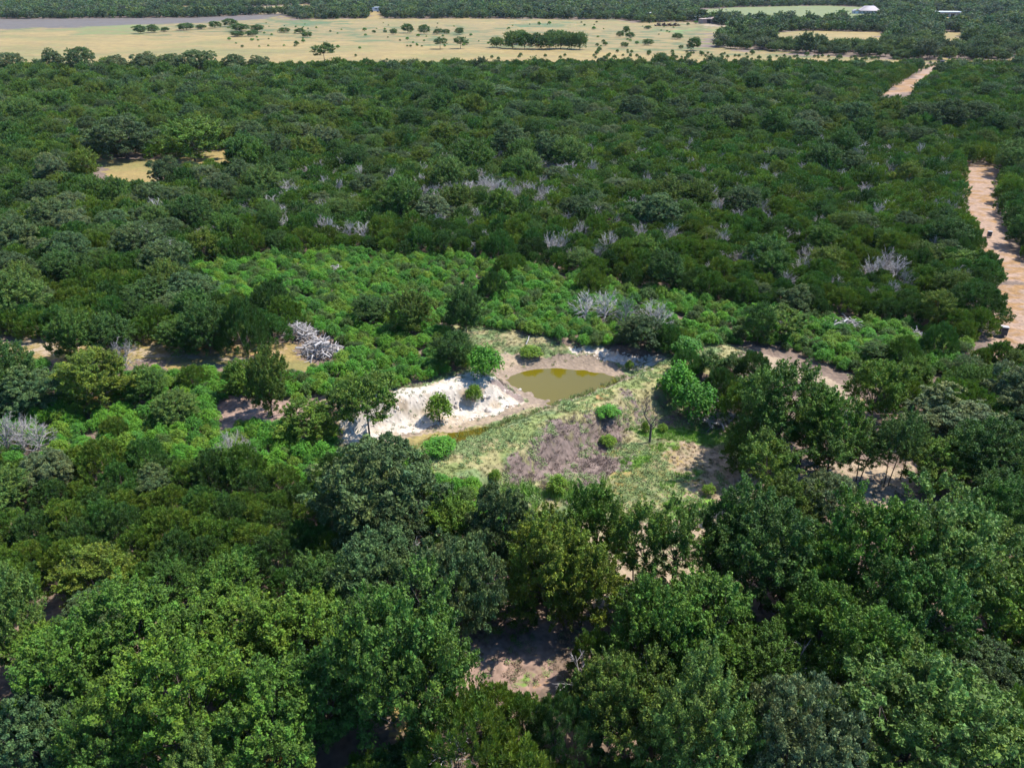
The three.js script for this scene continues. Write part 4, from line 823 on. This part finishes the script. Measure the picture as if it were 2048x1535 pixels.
/* ------------------------------------------------------------------ dead wood */
const group = (name, p, turn, label, category, grp) => { const g = new THREE.Group(); g.name = numbered(name); g.position.copy(p); g.rotation.y = turn; tag(g, label, category, grp); scene.add(g); return g; };
const part = (parent, name, geo, mat, x = 0, y = 0, z = 0) => { const m = new THREE.Mesh(geo, mat); m.name = name; m.position.set(x, y, z); parent.add(m); return m; };
const ro = rngOf(404);
const sticks = many(8, (i) => { const r = rngOf(600 + i), b = (0.3 + 0.25 * r()) * (i % 2 ? 1 : -1); const a = [limb([V(-0.5, 0, 0), V(-0.15, 0.09 * b, 0.08), V(0.2, -0.06 * b, -0.05), V(0.5, 0.05 * b, 0.05)], 0.02, 0.008, 5)]; for (let k = 0; k < 3; k++) { const s = -0.1 + 0.5 * r(); a.push(limb([V(s, 0, 0), V(s + 0.22, 0.16 * (r() - 0.5), 0.3 * (r() - 0.5))], 0.009, 0.004, 4)); } return mergeGeometries(a); });
function brushPile(px, py, wide, deep, high, turn, n, label, long = [1.4, 2.6]) {
  const p = at(px, py), g = group('brush_pile', p, turn, label, 'brush pile', 'piles of cut brush');
  claim(p.x, p.z, wide * 0.4);
  for (let k = 0; k < n; k++) {
    const a = ro() * 6.28, q = Math.sqrt(ro()), x = Math.cos(a) * q * wide / 2, z = Math.sin(a) * q * deep / 2, top = high * (1 - q * q) * (0.75 + 0.35 * noise(x * 0.9 + px, z * 0.9)), big = ro() < 0.16, l = lerp(...long, ro()) * (big ? 1.35 : 0.8);
    const m = part(g, big ? 'log' : 'branch', sticks[k % 8], greyWood[k % 3], x, 0.12 + top * (0.35 + 0.65 * Math.sqrt(ro())), z);
    m.rotation.set(ro() * 6.28, ro() * 6.28, (ro() - 0.5) * 0.9, 'YZX'); m.scale.set(l, l * (big ? 2.3 : 1.2), l * (big ? 2.3 : 1.2));
  }
}
brushPile(600, 672, 4.6, 3, 1.9, -0.5, 150, 'upper left half of the large grey brush pile by the left scrub');
brushPile(640, 706, 5.4, 3.6, 2, -0.35, 200, 'lower right half of the large grey brush pile, tumbled with pale logs');
brushPile(1692, 660, 5, 2.2, 1.5, 0.1, 150, 'long grey brush pile in the scrub right of the pond');
brushPile(1826, 676, 3, 1.6, 1, 0, 60, 'small brush pile near the box blind in the scrub');
brushPile(1543, 652, 1.8, 1.3, 1.5, 0, 40, 'small pale brush pile beside the forked-trunk tree');
brushPile(672, 546, 2.4, 1.4, 1.2, 0.6, 40, 'small brush pile at the back of the bright scrub');
brushPile(1440, 838, 4, 2.4, 0.9, 0.3, 70, 'low heap of dead brush at the foot of the dam thicket');
const snag = (px, py, hpx, seed, label, mat, opt) => { const p = at(px, py), d = toPhoto(p.x, p.y, p.z)[2], h = (hpx * d) / FOCAL / 0.86, t = bare({ seed, R: h * 0.22, H: h, limbs: 4, branches: 3, twigs: 4, thick: 1, low: 0.35, ...opt }), g = group('dead_tree', p, 0, label, 'dead tree'); part(g, 'trunk', t.trunk, mat); part(g, 'twigs', t.crown, mat); };
const snagBark = new THREE.MeshStandardMaterial({ name: 'snag_bark', color: new THREE.Color(0.09, 0.075, 0.07), roughness: 1 });
{
  const p = at(1299, 884), g = group('dead_tree', p, 0, 'bare dark snag with two crooked limbs standing alone in the clearing', 'dead tree'), r = rngOf(31);
  part(g, 'trunk', limb([V(0, -0.3, 0), V(0.04, 1.1, 0), V(-0.02, 2.3, 0.05)], 0.15, 0.1, 8), snagBark);
  const arms = [[V(-0.02, 2.2, 0.05), V(-0.45, 2.9, 0), V(-0.85, 3.7, 0.1), V(-0.7, 4.4, 0.05), V(-0.8, 5.2, 0.1)], [V(-0.02, 2.2, 0.05), V(0.35, 2.8, -0.1), V(0.7, 3.5, -0.1)], [V(0.02, 1.7, 0), V(0.3, 2.1, 0.3), V(0.5, 2.7, 0.35)]];
  arms.forEach((a, i) => {
    const arm = part(g, 'limb', limb(a, i ? 0.06 : 0.085, 0.025, 6), snagBark), tw = [], cv = new THREE.CatmullRomCurve3(a);
    for (let k = 0; k < (i ? 9 : 22); k++) { const q = cv.getPoint(0.35 + 0.65 * r()), e = q.clone().add(V((r() - 0.5) * 1.3, 0.3 + 0.7 * r(), (r() - 0.5) * 1.3)); tw.push(limb([q, e], 0.017, 0.006, 4)); for (let m = 0; m < 3; m++) { const s = q.clone().lerp(e, 0.4 + 0.6 * r()); tw.push(limb([s, s.clone().add(V((r() - 0.5) * 0.6, 0.35 * r(), (r() - 0.5) * 0.6))], 0.009, 0.004, 3)); } }
    part(arm, 'twigs', mergeGeometries(tw), snagBark);
  });
}
snag(118, 1400, 150, 8, 'bare grey snag rising from the elms at lower left', greyWood[1], { thick: 1.3 });
snag(1575, 1400, 130, 9, 'bleached antler-like dead crown in the lower right mass', greyWood[0], { limbs: 6, branches: 4, thick: 1.5, R: 1.6 });
snag(905, 1560, 150, 12, 'white dead branches above the olive juniper at the bottom', greyWood[2], { limbs: 5, thick: 1.2 });
snag(1165, 1410, 120, 14, 'pale dead branches at the right rim of the foreground gap', greyWood[0], { limbs: 6, branches: 4, thick: 1, R: 1.6 });
snag(835, 1190, 110, 16, 'grey twiggy dead top between the grey-green oaks', greyWood[0], { limbs: 8, branches: 6, twigs: 6, R: 1.5 });
snag(410, 510, 34, 18, 'white leaning dead trunk at the edge of the thicket', greyWood[2], { limbs: 2, thick: 1.6 });
for (const [a, b, r, l] of [[[1422, 812], [1474, 786], 0.1, 'pale log leaning in the thicket right of the dam'], [[1430, 835], [1475, 838], 0.08, 'grey log lying below the dam thicket'], [[1052, 690], [1058, 680], 0.09, 'short pale log on the far bank of the pond']]) {
  const p = at(...a), q = at(...b), m = new THREE.Mesh(limb([V(0, 0.12, 0), q.clone().sub(p).multiplyScalar(0.5).add(V(0.05, 0.4, 0.1)), q.clone().sub(p).add(V(0, 0.6, 0))], r, r * 0.6, 7), greyWood[2]);
  m.name = numbered('fallen_log'); m.position.copy(p); scene.add(tag(m, l, 'log'));
}

/* ------------------------------------------------------------------ built things */
const box = (w, h, d) => new THREE.BoxGeometry(w, h, d), paintMat = (name, r, g, b, rough = 0.7, metal = 0) => new THREE.MeshStandardMaterial({ name, color: new THREE.Color(r, g, b), roughness: rough, metalness: metal });
const BM = { panel: paintMat('dark_panel', 0.05, 0.06, 0.065), lid: paintMat('grey_lid', 0.27, 0.255, 0.25), post: paintMat('pale_post', 0.33, 0.28, 0.22), dark: paintMat('dark_opening', 0.012, 0.012, 0.014), pink: paintMat('tan_metal', 0.3, 0.2, 0.155), tanRoof: paintMat('tan_roof', 0.42, 0.31, 0.25), greyRoof: paintMat('shingle', 0.25, 0.21, 0.215), white: paintMat('white_paint', 0.62, 0.62, 0.6), stone: paintMat('stone_wall', 0.4, 0.36, 0.32), glass: paintMat('window_glass', 0.03, 0.04, 0.05, 0.1), tyre: paintMat('tyre', 0.02, 0.02, 0.02), orange: paintMat('orange_paint', 0.42, 0.15, 0.03), red: paintMat('red_roof', 0.33, 0.06, 0.04), blue: paintMat('slate_paint', 0.16, 0.18, 0.21), wood: paintMat('pole_wood', 0.12, 0.1, 0.08), rust: paintMat('rusty_brown', 0.075, 0.035, 0.025) };
function blind(px, py, s, label) {
  const p = at(px, py), g = group('box_blind', p, -Math.atan2(p.x, -p.z) * 0.6, label, 'hunting blind', 'box blinds along the track'); g.scale.setScalar(s);
  for (const [x, z] of [[-0.55, -0.55], [0.55, -0.55], [-0.55, 0.55], [0.55, 0.55]]) part(g, 'leg', box(0.09, 0.5, 0.09), BM.wood, x, 0.2, z);
  part(g, 'floor', box(1.3, 0.08, 1.3), BM.wood, 0, 0.48, 0);
  for (const [x, z, w, d] of [[0, 0.6, 1.2, 0.05], [0, -0.6, 1.2, 0.05], [0.6, 0, 0.05, 1.15], [-0.6, 0, 0.05, 1.15]]) { const wall = part(g, 'wall', box(w, 1.6, d), BM.panel, x, 1.33, z); part(wall, 'window', box(w > 1 ? 0.7 : 0.02, 0.22, w > 1 ? 0.02 : 0.7), BM.dark, x * 0.06, 0.42, z * 0.06); }
  for (const [x, z] of [[-0.63, -0.63], [0.63, -0.63], [-0.63, 0.63], [0.63, 0.63]]) part(g, 'corner_post', box(0.07, 1.62, 0.07), BM.post, x, 1.33, z);
  const roof = part(g, 'roof', box(1.5, 0.09, 1.5), BM.lid, 0, 2.2, 0); roof.rotation.x = -0.06;
}
blind(2005, 672, 0.66, 'dark box blind with a flat pale roof at the bend of the track');
blind(1978, 474, 0.52, 'small box blind halfway along the dirt track');
blind(1883, 133, 1.3, 'box blind at the far end of the dirt track');
function gable(w, d, h, up, over = 0.4) { const s = new THREE.Shape([new THREE.Vector2(-w / 2 - over, h), new THREE.Vector2(0, h + up), new THREE.Vector2(w / 2 + over, h), new THREE.Vector2(w / 2 + over, h - 0.25), new THREE.Vector2(0, h + up - 0.25), new THREE.Vector2(-w / 2 - over, h - 0.25)]); const g = new THREE.ExtrudeGeometry(s, { depth: d + 2 * over, bevelEnabled: false }); g.translate(0, 0, -d / 2 - over); return g; }
function walls(w, d, h, up) { const s = new THREE.Shape([[-w / 2, -0.3], [w / 2, -0.3], [w / 2, h - 0.1], [0, h + up - 0.3], [-w / 2, h - 0.1]].map(([x, y]) => new THREE.Vector2(x, y))); const g = new THREE.ExtrudeGeometry(s, { depth: d, bevelEnabled: false }); g.translate(0, 0, -d / 2); return g; }
{
  const b = group('barn', at(1418, 46.5), 0.25, 'tan metal barn with a dark doorway at the edge of the far pasture', 'barn');
  part(b, 'wall', walls(9, 12, 4.4, 1.6), BM.pink, 3.6, 0, 0); part(b, 'roof', gable(9, 12, 4.4, 1.6), BM.tanRoof, 3.6, 0, 0);
  const lean = part(b, 'lean_to', box(8, 4.2, 9), BM.pink, -4.95, 1.9, 0); part(lean, 'lean_to_roof', box(8.6, 0.2, 9.6), BM.tanRoof, -0.1, 2.25, 0);
  part(b, 'doorway', box(4, 3.6, 0.2), BM.dark, -2.6, 1.8, 4.62); part(b, 'door', box(1.2, 2.3, 0.1), BM.white, 5.9, 1.2, 6.06); part(b, 'window', box(1.4, 1.2, 0.1), BM.glass, 3, 2.2, 6.06);
}
{
  const b = group('farmhouse', at(1737, 27), -0.1, 'large house with a grey hipped roof behind the right-hand woods', 'house');
  part(b, 'wall', box(21, 3.4, 11), BM.stone, 0, 1.6, 0);
  const roof = part(b, 'roof', (() => { const g = new THREE.CylinderGeometry(0.42, 1, 1, 4, 1); g.rotateY(Math.PI / 4); g.scale(16.5, 5, 9); return g; })(), BM.greyRoof, 0, 5.75, 0); part(roof, 'chimney', box(1, 1.8, 1), BM.stone, 4, 2.6, 0);
  for (const x of [-7, -3, 2.5, 6.5]) part(b, 'window', box(1.5, 1.4, 0.1), BM.glass, x, 1.8, 5.56);
  part(b, 'door', box(1.2, 2.2, 0.1), BM.wood, -0.2, 1.1, 5.56); part(b, 'garage', box(7, 3, 8), BM.stone, -14.6, 1.5, 0.5); part(b, 'garage_roof', gable(7, 8, 3.1, 1.6), BM.greyRoof, -14.6, 0, 0.5); part(b, 'garage_door', box(3.2, 2.3, 0.1), BM.white, -14.6, 1.15, 4.58);
}
{
  const b = group('long_shed', at(1893, 33.5), -0.15, 'long low building with a white fascia among the far right trees', 'building');
  part(b, 'wall', box(24, 4.4, 9), BM.stone, 0, 2.1, -1); part(b, 'fascia', box(26, 1.1, 12), BM.white, 0, 4.9, 0);
  for (const x of [-11.5, -5, 2, 8, 11.8]) part(b, 'post', box(0.35, 4.4, 0.35), BM.white, x, 2.1, 5.3);
  for (const x of [-8, -1, 5]) part(b, 'opening', box(3.4, 3, 0.1), BM.dark, x, 1.5, 3.56);
}
{
  const b = group('small_house', at(1302, 36.5), 0.1, 'small slate house with a white roof at the far tree belt', 'house');
  part(b, 'wall', walls(7, 6, 5, 1), BM.blue); part(b, 'roof', gable(7, 6, 5, 1), BM.white); part(b, 'window', box(1.3, 1.2, 0.1), BM.glass, -1.6, 3.2, 3.06); part(b, 'door', box(1, 2.1, 0.1), BM.white, 1.4, 1.05, 3.06);
  const a = part(b, 'porch', box(6, 2.6, 5), BM.stone, 7, 1.2, 1); part(a, 'porch_roof', box(6.6, 0.2, 5.6), BM.white, 0, 1.42, 0);
}
{
  const b = group('red_roofed_house', at(664, 16), 0.2, 'red roof half hidden in the far tree belt', 'house');
  part(b, 'wall', walls(14, 9, 7, 2), BM.stone); part(b, 'roof', gable(14, 9, 7, 2.4), BM.red); part(b, 'window', box(1.6, 1.4, 0.1), BM.glass, -3, 4.5, 4.56);
}
function vehicle(px, py, turn, body, label, category, s = 1, cab = true) {
  const g = group(category === 'trailer' ? 'parked_trailer' : category === 'tractor' ? 'parked_tractor' : 'parked_truck', at(px, py), turn, label, category); g.scale.setScalar(s);
  const shell = new THREE.ExtrudeGeometry(new THREE.Shape((cab ? [[-2.6, 0.5], [2.6, 0.5], [2.6, 1.15], [1.6, 1.25], [0.9, 1.95], [-0.7, 1.95], [-0.9, 1.25], [-2.6, 1.25]] : [[-3.4, 0.5], [3.4, 0.5], [3.4, 2.5], [3, 2.9], [-3, 2.9], [-3.4, 2.5]]).map(([x, y]) => new THREE.Vector2(x, y))), { depth: 1.8, bevelEnabled: true, bevelSize: 0.06, bevelThickness: 0.06, bevelSegments: 1 });
  shell.translate(0, 0, -0.9); part(g, 'body', shell, body);
  for (const z of [-0.97, 0.97]) part(g, 'window', box(cab ? 1.3 : 1.6, 0.5, 0.03), BM.glass, cab ? 0.1 : 0.5, cab ? 1.6 : 1.9, z);
  const w = new THREE.CylinderGeometry(0.42, 0.42, 0.3, 12); w.rotateX(Math.PI / 2);
  for (const x of [-1.7, 1.7]) for (const z of [-0.85, 0.85]) part(g, 'wheel', w, BM.tyre, x, 0.4, z);
}
vehicle(1398, 42, 0.1, BM.white, 'white camper trailer parked left of the tan barn', 'trailer', 1.5, false);
vehicle(1457, 42, 0.2, BM.blue, 'dark truck parked by the trees right of the tan barn', 'truck', 1.7);
vehicle(1461, 53, 0.8, BM.orange, 'orange tractor standing below the dark truck', 'tractor', 1.5);
vehicle(750, 24, 0.3, BM.white, 'white trailer showing in a gap of the far tree belt', 'trailer', 1.9, false);
vehicle(693, 28, 1.2, BM.white, 'white truck half hidden in the far tree belt', 'truck', 1.5);
vehicle(1718, 60.5, 0, BM.white, 'white truck parked under the right-hand trees', 'truck', 1.2);
vehicle(1736, 60.5, 0.1, BM.blue, 'grey truck parked beside the white one under the trees', 'truck', 1.2);
{
  const b = group('log_stack', at(1332, 52), 0.05, 'long row of dark brown logs lying in the dry pasture', 'logs');
  for (let k = 0; k < 16; k++) { const m = part(b, 'log', sticks[k % 8], BM.rust, -9 + (k % 8) * 2.5 + ro(), 0.5 + (k > 7 ? 0.7 : 0), ro() - 0.5); m.scale.set(4.5, 32, 32); m.rotation.y = (ro() - 0.5) * 0.4; }
}
for (const [px, py, h, l] of [[559, 27, 14, 'tall wooden pole at the right end of the ploughed field'], [1450, 43, 12, 'wooden pole beside the tan barn']]) {
  const g = group('utility_pole', at(px, py), 0.2, l, 'utility pole'); part(g, 'post', new THREE.CylinderGeometry(0.16, 0.24, h, 7), BM.wood, 0, h / 2 - 0.3, 0); part(g, 'crossarm', box(2.6, 0.18, 0.18), BM.wood, 0, h - 1.2, 0.2);
  for (const x of [-1.1, 0, 1.1]) part(g, 'insulator', new THREE.CylinderGeometry(0.08, 0.1, 0.3, 6), BM.lid, x, h - 0.95, 0.2);
}

scene.traverse((o) => { if (o.isMesh && o !== sky) { o.castShadow = true; o.receiveShadow = true; } });
renderer.render(scene, camera);
